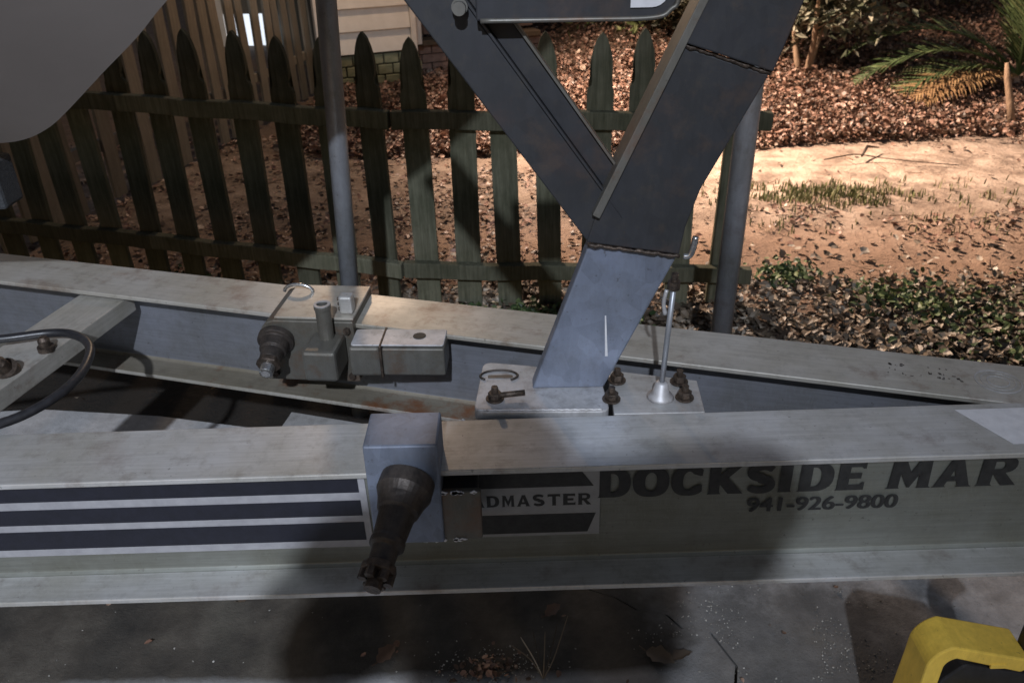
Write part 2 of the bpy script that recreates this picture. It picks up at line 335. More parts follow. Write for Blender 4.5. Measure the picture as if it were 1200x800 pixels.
A2 = [(8, -8), (8, 1.8)] + list(reversed(er)) + [(0.105, 1.78)] + cj
bm_prism(bm, A2, -0.12, -0.001, 'z')
bmesh.ops.triangulate(bm, faces=bm.faces)
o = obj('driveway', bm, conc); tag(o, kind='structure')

# ------------------------------------------------------------------ leaf litter, grass, grit
def scatter(name, n, pos, size, m, label, cat, shape='leaf', tilt=0.9):
    V = []; Fc = []
    for i in range(n):
        q = pos()
        if q is None: continue
        x, y, z = q; s = size() ; a = rnd.uniform(0, 2 * math.pi)
        Mx = Matrix.Translation((x, y, z)) @ Matrix.Rotation(a, 4, 'Z') @ Matrix.Rotation(rnd.gauss(0, tilt * 0.5), 4, 'X') @ Matrix.Rotation(rnd.gauss(0, tilt * 0.5), 4, 'Y')
        b = len(V)
        if shape == 'leaf':
            wd = rnd.uniform(0.22, 0.42) * s; cu = rnd.uniform(-0.25, 0.35) * s; fo = rnd.uniform(0.0, 0.6) * wd
            P = [(-s / 2, 0, cu * 0.6), (-s * 0.15, wd, fo), (s * 0.25, wd * 0.8, fo + cu * 0.2), (s / 2, 0, cu), (s * 0.25, -wd * 0.8, fo + cu * 0.2), (-s * 0.15, -wd, fo), (-s * 0.15, 0, 0), (s * 0.25, 0, cu * 0.2)]
            V += [Mx @ Vector(p) for p in P]
            Fc += [(b, b + 6, b + 1), (b, b + 5, b + 6), (b + 1, b + 6, b + 7, b + 2), (b + 6, b + 5, b + 4, b + 7), (b + 2, b + 7, b + 3), (b + 7, b + 4, b + 3)]
        else:
            P = [(s * rnd.uniform(.7, 1.2) * dx, s * rnd.uniform(.5, 1) * dy, s * rnd.uniform(.4, .8) * dz) for dx, dy, dz in ((1, 0, 0), (-1, 0, 0), (0, 1, 0), (0, -1, 0), (0, 0, 1), (0, 0, -1))]
            V += [Mx @ Vector(p) for p in P]
            for f in ((0, 2, 4), (2, 1, 4), (1, 3, 4), (3, 0, 4), (2, 0, 5), (1, 2, 5), (3, 1, 5), (0, 3, 5)): Fc.append(tuple(b + k for k in f))
    o = raw(name, V, Fc, m); tag(o, label, cat, kind='stuff'); return o
def fbm(x, y, s, seed): return noise.noise(Vector((x * s, y * s, seed))) + 0.5 * noise.noise(Vector((x * s * 2.1, y * s * 2.1, seed + 5)))
def near_pos():
    y = rnd.uniform(2.0, 3.1); x = rnd.uniform(-2.4, 2.8)
    if y < 2.35 and x < 0.2 and rnd.random() < 0.995: return None
    dens = 1.0 if y < 2.62 else max(0.05, 1 - (y - 2.62) / 0.2)
    if fbm(x, y, 2.0, 4) > 0.55: dens *= 0.5
    if rnd.random() > dens: return None
    return x, y, gz(x, y) + rnd.uniform(0.0, 0.035)
scatter('leaf_litter', 26000, near_pos, lambda: rnd.uniform(0.016, 0.044), M['greyleaves'], 'grey brown dry leaves covering the ground along the picket fence', 'leaf litter')
def mid_pos():
    y = rnd.uniform(2.7, 4.9); x = rnd.uniform(-2.6, 3.4)
    f = fbm(x, y, 1.7, 11)
    yy = y + 0.3 * fbm(x, y, 1.1, 2)
    if yy < 3.15: d = 0.12
    elif yy < 3.6: d = 0.75
    elif yy < 4.5: d = 0.035
    else: d = 0.85
    if x < 0.3: d = max(d, 0.7 if yy < 4.1 else 0.3)
    elif 3.5 < yy < 4.6: d = 0.03 + 0.25 * max(0, fbm(x, y, 3.1, 21))
    if x > 0.5: d *= 0.55
    d *= 1.0 if f > -0.1 else 0.3
    if rnd.random() > d: return None
    return x, y, gz(x, y) + rnd.uniform(0.0, 0.02)
scatter('scattered_leaves', 26000, mid_pos, lambda: rnd.uniform(0.012, 0.038), M['leaves'], 'brown leaves scattered over the bare sandy yard', 'leaves', tilt=0.6)
def far_pos():
    y = rnd.uniform(4.45, 9.6) if rnd.random() < .5 else rnd.uniform(4.45, 6.6); x = rnd.uniform(-1.3, 3.2 + (y - 4.4) * .7)
    yy = y + 0.25 * fbm(x, y, 1.1, 2) - 0.10 * max(0, x - 1.5)
    if yy < 4.45 and rnd.random() > 0.15: return None
    return x, y, gz(x, y) + rnd.uniform(0.0, 0.07)
scatter('fallen_leaf_bed', 110000, far_pos, lambda: rnd.uniform(0.016, 0.042) * (1.6 if rnd.random() < .06 else 1), M['leaves'], 'thick bed of reddish brown fallen leaves under the shrubs', 'leaf bed', tilt=1.2)
def blades(name, n, pos, h, m, label, cat, lean=0.4, wd=0.003):
    V = []; Fc = []
    for i in range(n):
        q = pos()
        if q is None: continue
        x, y, z = q; a = rnd.uniform(0, 6.28); L = h() ; dx, dy = math.cos(a) * L * lean * rnd.random(), math.sin(a) * L * lean * rnd.random()
        b = len(V); c, s = math.cos(a + 1.57) * wd, math.sin(a + 1.57) * wd
        V += [(x - c, y - s, z), (x + c, y + s, z), (x + dx * .5 + c * .8, y + dy * .5 + s * .8, z + L * .6), (x + dx * .5 - c * .8, y + dy * .5 - s * .8, z + L * .6), (x + dx * 1.3, y + dy * 1.3, z + L * (1 - 0.3 * rnd.random()))]
        Fc += [(b, b + 1, b + 2, b + 3), (b + 3, b + 2, b + 4)]
    o = raw(name, V, Fc, m); tag(o, label, cat, kind='stuff'); return o
clumps = [(1.0,3.7,.05),(1.05,3.6,.04),(1.4,3.45,.25),(2.1,3.3,.25),(1.25,3.2,.2),(1.30, 3.62, .16), (1.48, 3.70, .17), (1.66, 3.62, .13), (1.84, 3.52, .10), (1.12, 3.66, .10), (2.35, 3.25, .12), (1.05, 2.9, .06), (2.6, 3.6, .1), (0.1, 3.0, .1), (-0.9, 3.3, .15)]
def grass_pos():
    x = rnd.uniform(0.9, 2.9); y = rnd.uniform(3.15, 3.85)
    k = math.exp(-((x - 1.45) / .42) ** 2 - ((y - 3.64) / .13) ** 2) + 0.22 * max(0, fbm(x, y, 2.6, 8)) + 0.10
    if fbm(x, y, 11, 17) + 0.6 * k < 0.25 or rnd.random() > k: return None
    return x, y, gz(x, y)
blades('grass_tufts', 16000, grass_pos, lambda: rnd.uniform(0.010, 0.05), M['grass'], 'tufts of green grass growing at the edge of the bare sand', 'grass')
weeds = [(1.55, 2.45, .22), (1.85, 2.35, .25), (1.35, 2.55, .12), (1.7, 2.15, .2), (0.05, 2.45, .08), (0.25, 2.38, .10), (-0.15, 2.45, .06), (-1.45, 2.62, .12), (-1.05, 2.5, .12), (-1.7, 2.8, .1), (-1.25, 2.75, .1), (1.02, 2.75, .07)]
def weed_pos():
    cx, cy, r = rnd.choice(weeds); x = rnd.gauss(cx, r * .8); y = rnd.gauss(cy, r * .6)
    if y < 2.06: return None
    return x, y, gz(x, y) + rnd.uniform(0.01, 0.06)
scatter('ground_cover', 3600, weed_pos, lambda: rnd.uniform(0.014, 0.034), M['weed'], 'low green weeds growing among the leaves beside the trailer', 'weeds', tilt=1.2)
def grit_pos():
    r = rnd.random()
    if r < 0.7:
        x, y = rnd.gauss(0.50, 0.15), rnd.gauss(1.07, 0.11)
        if fbm(x, y, 9, 31) < 0.05: return None
    elif r < 0.9: x, y = rnd.gauss(-0.06, 0.06), rnd.gauss(1.03, 0.03)
    else: x, y = rnd.uniform(-1.2, 1.4), rnd.uniform(0.8, 1.9)
    return x, y, 0.001
scatter('loose_grit', 2600, grit_pos, lambda: rnd.uniform(0.0008, 0.0030), M['stone'], 'pale grit and crumbs scattered over the stained concrete', 'grit', shape='stone')
def deb_pos():
    if rnd.random() < 0.6: x, y = rnd.gauss(-0.055, 0.035), rnd.gauss(1.035, 0.02)
    else: x, y = rnd.uniform(-1.0, 1.2), rnd.uniform(0.95, 1.5)
    return x, y, rnd.uniform(0.003, 0.010)
scatter('crumbled_debris', 130, deb_pos, lambda: rnd.uniform(0.006, 0.018), M['leaves'], 'crumbled leaf bits and debris lying on the driveway under the rail', 'debris', tilt=0.8)
def single_leaf(x, y, s, a, label, name='fallen_leaf', col='leaves', rx=0.2):
    bm = bmesh.new(); n = 9; L = []; Rr = []; Mid = []
    for i in range(n):
        t = i / (n - 1); wv = math.sin(math.pi * t ** 0.8) * 0.27 * s * (1 + 0.22 * math.sin(i * 2.4)) + 0.0004; z = 0.05 * s * math.sin(t * 3) + 0.10 * s * t * t
        Mid.append(bm.verts.new((t * s, 0, z))); L.append(bm.verts.new((t * s, wv, z + wv * 0.45))); Rr.append(bm.verts.new((t * s, -wv, z + wv * 0.35)))
    for i in range(n - 1):
        bm.faces.new((Mid[i], Mid[i + 1], L[i + 1], L[i])); bm.faces.new((Mid[i], Rr[i], Rr[i + 1], Mid[i + 1]))
    bm_tube(bm, [(-0.25 * s, 0.02 * s, 0.004), (0, 0, 0.001)], 0.0012, 5)
    o = obj(name, bm, M[col], smooth=True); o.location = (x, y, 0.004); o.rotation_euler = (rx, 0, a); tag(o, label, 'leaf'); return o
single_leaf(0.055, 1.165, 0.042, 0.7, 'small reddish dry leaf lying alone on the dark concrete below the rail')
single_leaf(0.245, 1.075, 0.06, -0.6, 'long curled tan leaf lying on the pale concrete near the crack', col='greyleaves')
single_leaf(0.285, 1.05, 0.05, 0.3, 'broad tan leaf beside the long curled leaf on the concrete', col='greyleaves', rx=-0.3)
single_leaf(-0.58, 1.22, 0.03, 0.5, 'small curled leaf on the driveway below the navy stripes', col='greyleaves')
single_leaf(-0.27, 1.06, 0.05, 0.9, 'dark folded leaf on the driveway below the near spindle')
# twigs among the leaves
Vt = []; bm = bmesh.new()
for k in range(150):
    y = rnd.choice((rnd.uniform(2.2, 3.4), rnd.uniform(3.2, 4.6), rnd.uniform(4.4, 6.2))); x = rnd.uniform(-1.2, 1.2 + y * .45); a = rnd.uniform(0, 3.14); L = rnd.uniform(.03, .14)
    P = [Vector((x + math.cos(a) * L * t + .01 * rnd.uniform(-1, 1), y + math.sin(a) * L * t + .01 * rnd.uniform(-1, 1), gz(x, y) + .018 + .012 * rnd.random())) for t in (0, .5, 1)]
    bm_tube(bm, P, [.0026, .002, .001], 5)
tag(obj('loose_twigs', bm, M['bark']), 'thin broken twigs and stalks lying among the fallen leaves', 'twigs', kind='stuff')
# dead sprig
bm = bmesh.new()
for k in range(6):
    a = -0.9 + k * 0.33
    bm_tube(bm, smooth_pts([(0.045, 1.02, 0.0), (0.045 + 0.03 * math.sin(a), 1.04, 0.03), (0.045 + 0.075 * math.sin(a), 1.06 + 0.01 * k, 0.045 + 0.01 * (k % 3))], 4), [0.0012] * 8 + [0.0005], 5)
tag(obj('dry_grass_sprig', bm, M['greyleaves']), 'thin dry grass sprig sprouting from the driveway joint', 'sprig')

# ------------------------------------------------------------------ boat trailer
T = empty('boat_trailer', (0, 0.945, 0), 'weathered aluminium boat trailer tongue with converging I beam rails and a forked winch stand', 'boat trailer')
T0 = Matrix.Translation((0, -0.945, 0))
def ibeam(x0, x1, h0=0.368, h1=0.600, hw=0.060, tf=0.009, tw=0.006):
    fi = 0.006
    P = [(-hw, h0), (hw, h0), (hw, h0 + tf), (tw / 2 + fi, h0 + tf + 0.001), (tw / 2, h0 + tf + fi), (tw / 2, h1 - tf - fi), (tw / 2 + fi, h1 - tf - 0.001), (hw, h1 - tf), (hw, h1),
         (-hw, h1), (-hw, h1 - tf), (-tw / 2 - fi, h1 - tf - 0.001), (-tw / 2, h1 - tf - fi), (-tw / 2, h0 + tf + fi), (-tw / 2 - fi, h0 + tf + 0.001), (-hw, h0 + tf)]
    return prism(P, x0, x1, 'x')
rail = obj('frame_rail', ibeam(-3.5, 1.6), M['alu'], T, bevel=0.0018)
def web_slot(o, m, lo):  # web faces get a darker colour carrying the dimmer light on verticals
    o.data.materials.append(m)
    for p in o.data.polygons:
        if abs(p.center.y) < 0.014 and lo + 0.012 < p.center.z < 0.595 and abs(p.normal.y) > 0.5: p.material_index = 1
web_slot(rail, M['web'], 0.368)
rail.rotation_euler = (0, R(-0.75), 0)
rail['label'] = 'nearer rail with navy stripes and dealer lettering'
ang = math.atan2(1.011 - 1.53, 0.763 + 1.045)
# far rail: inner flange edge runs through (-1.045,1.53) and (.763,1.011)
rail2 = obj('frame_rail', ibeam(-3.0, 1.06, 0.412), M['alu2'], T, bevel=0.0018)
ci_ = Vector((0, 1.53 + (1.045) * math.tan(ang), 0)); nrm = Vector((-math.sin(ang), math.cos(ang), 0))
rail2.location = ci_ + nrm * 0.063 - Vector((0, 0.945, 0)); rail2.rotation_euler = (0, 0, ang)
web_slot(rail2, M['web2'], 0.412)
rail2.data.materials.append(M['rustflange'])
for p in rail2.data.polygons:
    if p.center.z < 0.425 and p.normal.z > 0.5: p.material_index = 2
rail2['label'] = 'farther rail converging with the nearer one'
W = -0.0045   # face of web in rail coordinates
def decal(name, pts, m, parent, y0=W, th=0.0006, smooth=False):
    return obj(name, prism(pts, y0, y0 - th, 'y'), m, parent)
# stripes with white film behind
decal('stripe_film', [(-3.4, 0.417), (-0.212, 0.417), (-0.212, 0.566), (-3.4, 0.566)], M['stripefilm'], rail)
for z0, z1 in ((0.523, 0.556), (0.479, 0.508), (0.431, 0.466)):
    decal('navy_stripe', [(-3.4, z0), (-0.222, z0), (-0.222, z1), (-3.4, z1)], M['navy'], rail, W - 0.0008)
# maker logo
decal('logo_film', [(-0.115, 0.428), (0.132, 0.428), (0.132, 0.563), (-0.115, 0.563)], M['greysticker'], rail)
decal('logo_bar', [(-0.110, 0.522), (0.122, 0.522), (0.100, 0.556), (-0.110, 0.556)], M['black'], rail, W - 0.0008)
decal('logo_bar', [(-0.110, 0.434), (0.114, 0.434), (0.126, 0.470), (-0.110, 0.470)], M['black'], rail, W - 0.0008)
def curve_mesh(cu):
    tmp = bpy.data.objects.new('tmp', cu); C.objects.link(tmp)
    dg = bpy.context.evaluated_depsgraph_get(); me = bpy.data.meshes.new_from_object(tmp.evaluated_get(dg))
    bpy.data.objects.remove(tmp); return me
def text(name, s, x0, x1, z0, hgt, m, parent, y, offset=0.0, fat=0.0):
    cu = bpy.data.curves.new(name, 'FONT'); cu.body = s; cu.size = 1; cu.offset = offset; cu.extrude = 0.0; cu.resolution_u = 6
    me = curve_mesh(cu); co = np.array([v.co[:] for v in me.vertices])
    mn, mx = co.min(0), co.max(0); sx = (x1 - x0) / (mx[0] - mn[0]); sz = hgt / (mx[1] - mn[1])
    for v in me.vertices:
        v.co = (x0 + (v.co[0] - mn[0]) * sx, y, z0 + (v.co[1] - mn[1]) * sz)
    if fat:
        bm = bmesh.new(); k = 0
        for dx in (-fat, 0, fat):
            for dz in (-fat * .35, fat * .35):
                n0 = len(bm.verts); bm.from_mesh(me); bm.verts.ensure_lookup_table()
                for v in bm.verts[n0:]: v.co += Vector((dx, -0.00005 * k, dz))
                k += 1
        bm.to_mesh(me); bm.free()
    me.materials.clear(); me.materials.append(m)
    o = bpy.data.objects.new(name, me); link(o, parent); return o
# dealer lettering: heavy wide capitals drawn as outlines
def arc(cx, cy, rx, ry, a0, a1, n=14, e=2.4):
    P = []
    for i in range(n + 1):
        a = R(a0 + (a1 - a0) * i / n); c, s = math.cos(a), math.sin(a)
        P.append((cx + rx * math.copysign(abs(c) ** (2 / e), c), cy + ry * math.copysign(abs(s) ** (2 / e), s)))
    return P
def stroke(path, widths):
    L, Rr = [], []
    for i, p in enumerate(path):
        a = path[max(i - 1, 0)]; b = path[min(i + 1, len(path) - 1)]; d = Vector((b[0] - a[0], b[1] - a[1])).normalized(); w_ = widths[i] / 2
        L.append((p[0] - d.y * w_, p[1] + d.x * w_)); Rr.append((p[0] + d.y * w_, p[1] - d.x * w_))
    return L + list(reversed(Rr))
def glyph(ch):
    f = 0.035
    if ch == 'D': return [[(-f, 0), (0.02, .06), (0.02, .94), (-f, 1)] + arc(.42, .5, .58, .5, 90, -90), [(.32, .17), (.32, .83)] + arc(.42, .5, .26, .33, 90, -90)], 1.0
    if ch == 'O': return [arc(.5, .5, .53, .52, 0, 360, 36)[:-1], arc(.5, .5, .22, .33, 0, 360, 28)[:-1]], 1.0
    if ch == 'C': return [arc(.52, .5, .55, .52, 42, 318, 30) + [(.93, .36)] + list(reversed(arc(.52, .5, .23, .33, 42, 318, 24))) + [(.93, .66)]], 1.0
    if ch == 'K': return [[(-f, 0), (.02, .06), (.02, .94), (-f, 1), (.36, 1), (.30, .93), (.30, .60), (.64, .95), (.60, 1), (1.02, 1), (.56, .56), (1.08, 0), (.66, 0), (.35, .36), (.30, .31), (.30, .07), (.36, 0)]], 1.0
    if ch == 'T': return [[(.33, 0), (.37, .06), (.37, .80), (.08, .80), (0, .72), (0, 1), (1, 1), (1, .72), (.92, .80), (.66, .80), (.66, .06), (.70, 0)]], 1.0
    if ch == 'I': return [[(-.08, 0), (.03, .08), (.03, .92), (-.08, 1), (1.08, 1), (.97, .92), (.97, .08), (1.08, 0)]], 1.0
    if ch == 'E': return [[(-f, 0), (.03, .06), (.03, .94), (-f, 1), (.97, 1), (.97, .73), (.88, .80), (.38, .80), (.38, .60), (.84, .60), (.84, .40), (.38, .40), (.38, .20), (.90, .20), (1.0, .28), (1.0, 0)]], 1.0
    if ch == 'S':
        p = arc(.52, .74, .36, .17, 25, 180, 10, 2.0) + arc(.52, .74, .36, .20, 200, 262, 4, 2.0) + arc(.48, .27, .36, .20, 82, -10, 7, 2.0) + arc(.48, .27, .36, .18, -20, -158, 10, 2.0)
        n = len(p); return [stroke(p, [0.19 + 0.09 * math.sin(math.pi * i / (n - 1)) for i in range(n)])], 1.0
    if ch == 'M': return [[(-f, 0), (.03, .06), (.06, .94), (0, 1), (.30, 1), (.50, .50), (.70, 1), (1.0, 1), (.94, .94), (.97, .06), (1.03, 0), (.72, 0), (.75, .06), (.74, .60), (.50, .02), (.24, .62), (.23, .06), (.26, 0)]], 1.0
    if ch == 'A': return [[(-.06, 0), (.02, .05), (.38, .95), (.36, 1), (.64, 1), (.98, .06), (1.06, 0), (.66, 0), (.70, .06), (.66, .20), (.31, .20), (.26, .06), (.30, 0)], [(.38, .38), (.59, .38), (.49, .70)]], 1.0
    if ch == 'R': return [[(-f, 0), (.02, .06), (.02, .94), (-f, 1), (.60, 1)] + arc(.60, .72, .36, .28, 85, -80, 10, 2.2) + [(1.06, 0), (.70, 0), (.42, .38), (.32, .38), (.32, .06), (.38, 0)], [(.32, .58), (.32, .83), (.58, .83)] + arc(.58, .705, .10, .125, 80, -90, 6, 2)], 1.0
def letter(ch, x0, x1, z0, h, fat=0.0):
    cu = bpy.data.curves.new('letter', 'CURVE'); cu.dimensions = '2D'; cu.fill_mode = 'BOTH'
    loops, _ = glyph(ch)
    for lp in loops:
        s = cu.splines.new('POLY'); s.points.add(len(lp) - 1); s.use_cyclic_u = True
        for q, pt in zip(lp, s.points): pt.co = (q[0], q[1], 0, 1)
    me = curve_mesh(cu)
    for v in me.vertices: v.co = (x0 + v.co[0] * (x1 - x0), W - 0.0010, z0 + v.co[1] * h)
    if fat:
        bm = bmesh.new()
        for k, dx in enumerate((-fat, -fat / 2, 0, fat / 2, fat)):
            n0 = len(bm.verts); bm.from_mesh(me); bm.verts.ensure_lookup_table()
            for v in bm.verts[n0:]: v.co += Vector((dx, -0.00005 * k, 0))
        bm.to_mesh(me); bm.free()
    me.materials.clear(); me.materials.append(M['black']); o = bpy.data.objects.new('letter', me); link(o, rail)
for k_, ch in enumerate('ROADMASTER'): letter(ch, -0.104 + k_ * 0.0226, -0.104 + k_ * 0.0226 + 0.0188, 0.4865, 0.0215)
pxs = [('D', 709, 744), ('O', 750, 788), ('C', 795, 830), ('K', 838, 874), ('S', 881, 915), ('I', 921, 933), ('D', 944, 982), ('E', 989, 1019), ('M', 1049, 1097), ('A', 1104, 1144), ('R', 1155, 1196)]
for ch, a, b in pxs: letter(ch, 0.130 + (a - 708) * 0.001247, 0.130 + (b - 708) * 0.001247, 0.4985, 0.0530, 0.0016)
text('phone_lettering', '941-926-9800', 0.352, 0.575, 0.4625, 0.0255, M['black'], rail, W - 0.0010, 0.0, 0.0011)
# paper sticker, dealer stamp and smudged marks on the top flange
obj('white_label', prism([(0.655, 0.045), (0.78, 0.045), (0.78, -0.040), (0.695, -0.040)], 0.6003, 0.6007, 'z'), M['whitevinyl'], rail)
Mi = rail2
def on_rail2(px_x, dy): return (px_x, dy)
def ring(cx, cy, r0_, r1_, z0, z1, seg=40, sx=1.0):
    bm = bmesh.new()
    vs = [[bm.verts.new((cx + rr * sx * math.cos(2 * math.pi * k / seg), cy + rr * math.sin(2 * math.pi * k / seg), zz)) for k in range(seg)] for rr, zz in ((r0_, z0), (r0_, z1), (r1_, z1), (r1_, z0))]
    for i in range(3):
        for k in range(seg): bm.faces.new((vs[i][k], vs[i][(k + 1) % seg], vs[i + 1][(k + 1) % seg], vs[i + 1][k]))
    return bm
rx_ = 0.772
for a, b in ((0.0340, 0.0320), (0.0255, 0.0245), (0.0165, 0.0150)):
    obj('stamped_ring', ring(rx_, 0.0, a, b, 0.5995, 0.6010), M['galvlight'], rail2)
mk = []; bm = bmesh.new()
for i in range(34):
    x = 0.60 + rnd.random() * 0.12; y = rnd.choice((-0.012, 0.016, 0.0)) + rnd.uniform(-.003, .003)
    bm_box(bm, x, x + rnd.uniform(.001, .005), y, y + rnd.uniform(.001, .005), 0.6001, 0.6004)
obj('faded_marks', bm, M['rusty'], rail2)

# cross member joining the far rail, running toward the near one
cm_ = Vector((-0.93, 1.03, 0)); d_ = Vector((-0.735 + 0.955, 1.49 - 1.085, 0))
def bar(a, b, wdt, z0, z1, name, m, bev=0.002, parent=T):
    a = Vector(a); b = Vector(b); L = (b - a).length; an = math.atan2(b.y - a.y, b.x - a.x)
    o = obj(name, box(0, L, -wdt / 2, wdt / 2, z0, z1), m, parent, bevel=bev)
    o.location = (a.x, a.y - (0.945 if parent is T else 0), 0); o.rotation_euler = (0, 0, an); return o
bar((-0.94, 0.94), (-0.812, 1.500), 0.105, 0.550, 0.586, 'cross_member', M['alu2'])
bar((-0.02, 1.10), (0.26, 1.02), 0.02, 0.40, 0.45, 'tie_bar', M['dark2'])
# small bolt and oval wire clip on the cross member
obj('bolt', lathe_along((-0.825, 1.265, 0.585), (-0.825, 1.265, 0.7), [(0, .014), (.010, .014), (.010, .010), (.022, .010), (.028, .006)]), M['bolt'], T).location = (0, -0.945, 0)
obj('bolt', lathe_along((-0.855, 1.195, 0.585), (-0.855, 1.16, 0.64), [(0, .020), (.014, .020), (.014, .012), (.035, .012), (.04, .008)]), M['bolt'], T).location = (0, -0.945, 0)

def part(name, bm, m, bev=0.0, smooth=False, parent=None, label=None):
    """trailer part built in world coordinates"""
    o = obj(name, bm, m, parent or T, bevel=bev, smooth=smooth)
    if parent is None: o.location = (0, -0.945, 0)
    if label: o['label'] = label
    return o
# ---- base plates between the rails
def rounded(pts, r, n=5):
    out = []; L = len(pts)
    for i in range(L):
        p = Vector(pts[i]); a = (Vector(pts[i - 1]) - p); b = (Vector(pts[(i + 1) % L]) - p)
        rr = min(r, a.length * .45, b.length * .45); a.normalize(); b.normalize()
        s = p + a * rr; e = p + b * rr
        for k in range(n + 1):
            t = k / n; q = (1 - t) ** 2 * s + 2 * t * (1 - t) * p + t * t * e; out.append((q.x, q.y))
    return out
bp = rounded([(-0.060, 1.019), (0.145, 1.013), (0.140, 1.115), (0.03, 1.150), (-0.048, 1.165)], 0.018)
plate = part('base_plate', prism(bp, 0.584, 0.6035, 'z'), M['galvlight'], 0.002)
part('weld_bead', tube([(-0.055 + 0.004 * k, 1.0225 - 0.0001 * k + 0.001 * math.sin(k * 2.1), 0.604) for k in range(48)], 0.0022, 6), M['galvlight'], smooth=True)
bm = bmesh.new(); P = [(-0.022 + 0.030 * math.cos(a), 1.118 + 0.017 * math.sin(a), 0.6045) for a in [R(-50 + 30 * k) for k in range(10)]]
part('wire_clip', tube(smooth_pts(P, 3), 0.0022, 6), M['rusty'], smooth=True)
part('slot_mark', prism(rounded([(-0.04, 1.112), (0.0, 1.112), (0.0, 1.121), (-0.04, 1.121)], .004), 0.6036, 0.6046, 'z'), M['dark2'])
def hexbolt(x, y, z, r=0.0105, h=0.010, stud=0.013, m='bolt'):
    bm = bmesh.new(); bm_prism(bm, [(x + r * 1.35 * math.cos(a * math.pi / 8), y + r * 1.35 * math.sin(a * math.pi / 8)) for a in range(16)], z, z + .003, 'z')
    bm_prism(bm, [(x + r * math.cos(a * math.pi / 3), y + r * math.sin(a * math.pi / 3)) for a in range(6)], z + .003, z + .003 + h, 'z')
    bm_tube(bm, [(x, y, z + h), (x, y, z + h + stud)], r * .5, 8)
    return part('bolt', bm, M[m], 0.0006)
for q in ((-0.028, 1.052, .6035), (0.150, 1.045, .603), (0.165, 1.098, .603), (0.262, 1.045, .603), (0.262, 1.090, .603)): hexbolt(*q)
bm = tube([(-0.022, 1.05, 0.612), (0.018, 1.055, 0.613)], 0.0045, 8); part('cotter_pin', bm, M['bolt'], smooth=True)
part('tongue_plate', prism([(0.150, 1.010), (0.286, 1.010), (0.292, 1.098), (0.155, 1.135)], 0.588, 0.601, 'z'), M['alu'], 0.0015)
# lower shelf plate between the rails, in shade, that carries the pale reflections
part('gusset_plate', prism([(-0.50, 0.99), (0.05, 0.99), (0.05, 1.20), (-0.44, 1.35)], 0.3785, 0.387, 'z'), M['galvlight'], 0.0015)
part('gusset_plate', prism([(0.30, 1.010), (0.66, 1.010), (0.62, 1.02), (0.30, 1.10)], 0.50, 0.508, 'z'), M['galv'], 0.001)
part('wire_hook', tube(smooth_pts([(-0.088, 1.075, .50), (-0.086, 1.075, .535), (-0.080, 1.073, .552), (-0.073, 1.072, .535), (-0.070, 1.072, .505)], 5), 0.0022, 6), M['galvlight'], smooth=True)
# ---- forked winch stand
YF = 1.085
def slanted(pts, y0, y1): return prism(pts, y0, y1, 'y')
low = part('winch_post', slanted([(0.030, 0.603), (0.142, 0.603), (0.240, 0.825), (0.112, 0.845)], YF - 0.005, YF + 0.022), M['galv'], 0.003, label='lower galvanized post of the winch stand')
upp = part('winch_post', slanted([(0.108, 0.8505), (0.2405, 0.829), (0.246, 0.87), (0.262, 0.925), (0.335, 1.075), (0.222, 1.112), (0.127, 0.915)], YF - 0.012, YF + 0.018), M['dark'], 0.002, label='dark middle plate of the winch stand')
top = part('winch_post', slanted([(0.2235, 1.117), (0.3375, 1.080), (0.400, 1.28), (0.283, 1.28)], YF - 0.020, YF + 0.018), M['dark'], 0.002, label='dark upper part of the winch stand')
# raised edge along the left of the post
part('post_flange', slanted([(0.114, 0.895), (0.124, 0.890), (0.281, 1.245), (0.272, 1.250)], YF - 0.024, YF + 0.022), M['dark2'], 0.001)
for a, b in (((0.110, 0.847), (0.241, 0.826)), ((0.2225, 1.114), (0.3365, 1.077))):
    n = 26; part('weld_seam', tube([(a[0] + (b[0] - a[0]) * k / n, YF - 0.012, a[1] + (b[1] - a[1]) * k / n + .0007 * math.sin(k * 2.3) + .0006 * math.sin(k * 5.1)) for k in range(n + 1)], [0.0030 + 0.0009 * math.sin(k * 1.9 + k * k) for k in range(n + 1)], 6), M['bolt'], smooth=True)
part('scratch_mark', slanted([(0.142, 0.66), (0.146, 0.66), (0.141, 0.73), (0.139, 0.73)], YF - 0.0058, YF - 0.0052), M['whitevinyl'])
# arm leaning up to the left: front web, stepped inner flange, raised ridge
ax0, az0, ax1, az1 = 0.110, 0.850, -0.245, 1.340
def armq(o0, o1, y0, y1, cut=0.0):
    d = Vector((ax1 - ax0, az1 - az0)).normalized(); n_ = Vector((d.y, -d.x))
    A_ = Vector((ax0, az0)); B_ = Vector((ax1, az1))
    return slanted([tuple(A_ + n_ * o0 + d * cut), tuple(A_ + n_ * o1 + d * (cut + o1 * 0.5)), tuple(B_ + n_ * o1), tuple(B_ + n_ * o0)], y0, y1)
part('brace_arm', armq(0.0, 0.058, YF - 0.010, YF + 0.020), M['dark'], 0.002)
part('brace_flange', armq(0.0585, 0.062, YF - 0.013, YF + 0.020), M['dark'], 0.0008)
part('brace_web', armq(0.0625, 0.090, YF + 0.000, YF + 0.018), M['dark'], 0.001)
part('brace_flange', armq(0.0905, 0.094, YF - 0.006, YF + 0.022), M['dark2'], 0.0008)
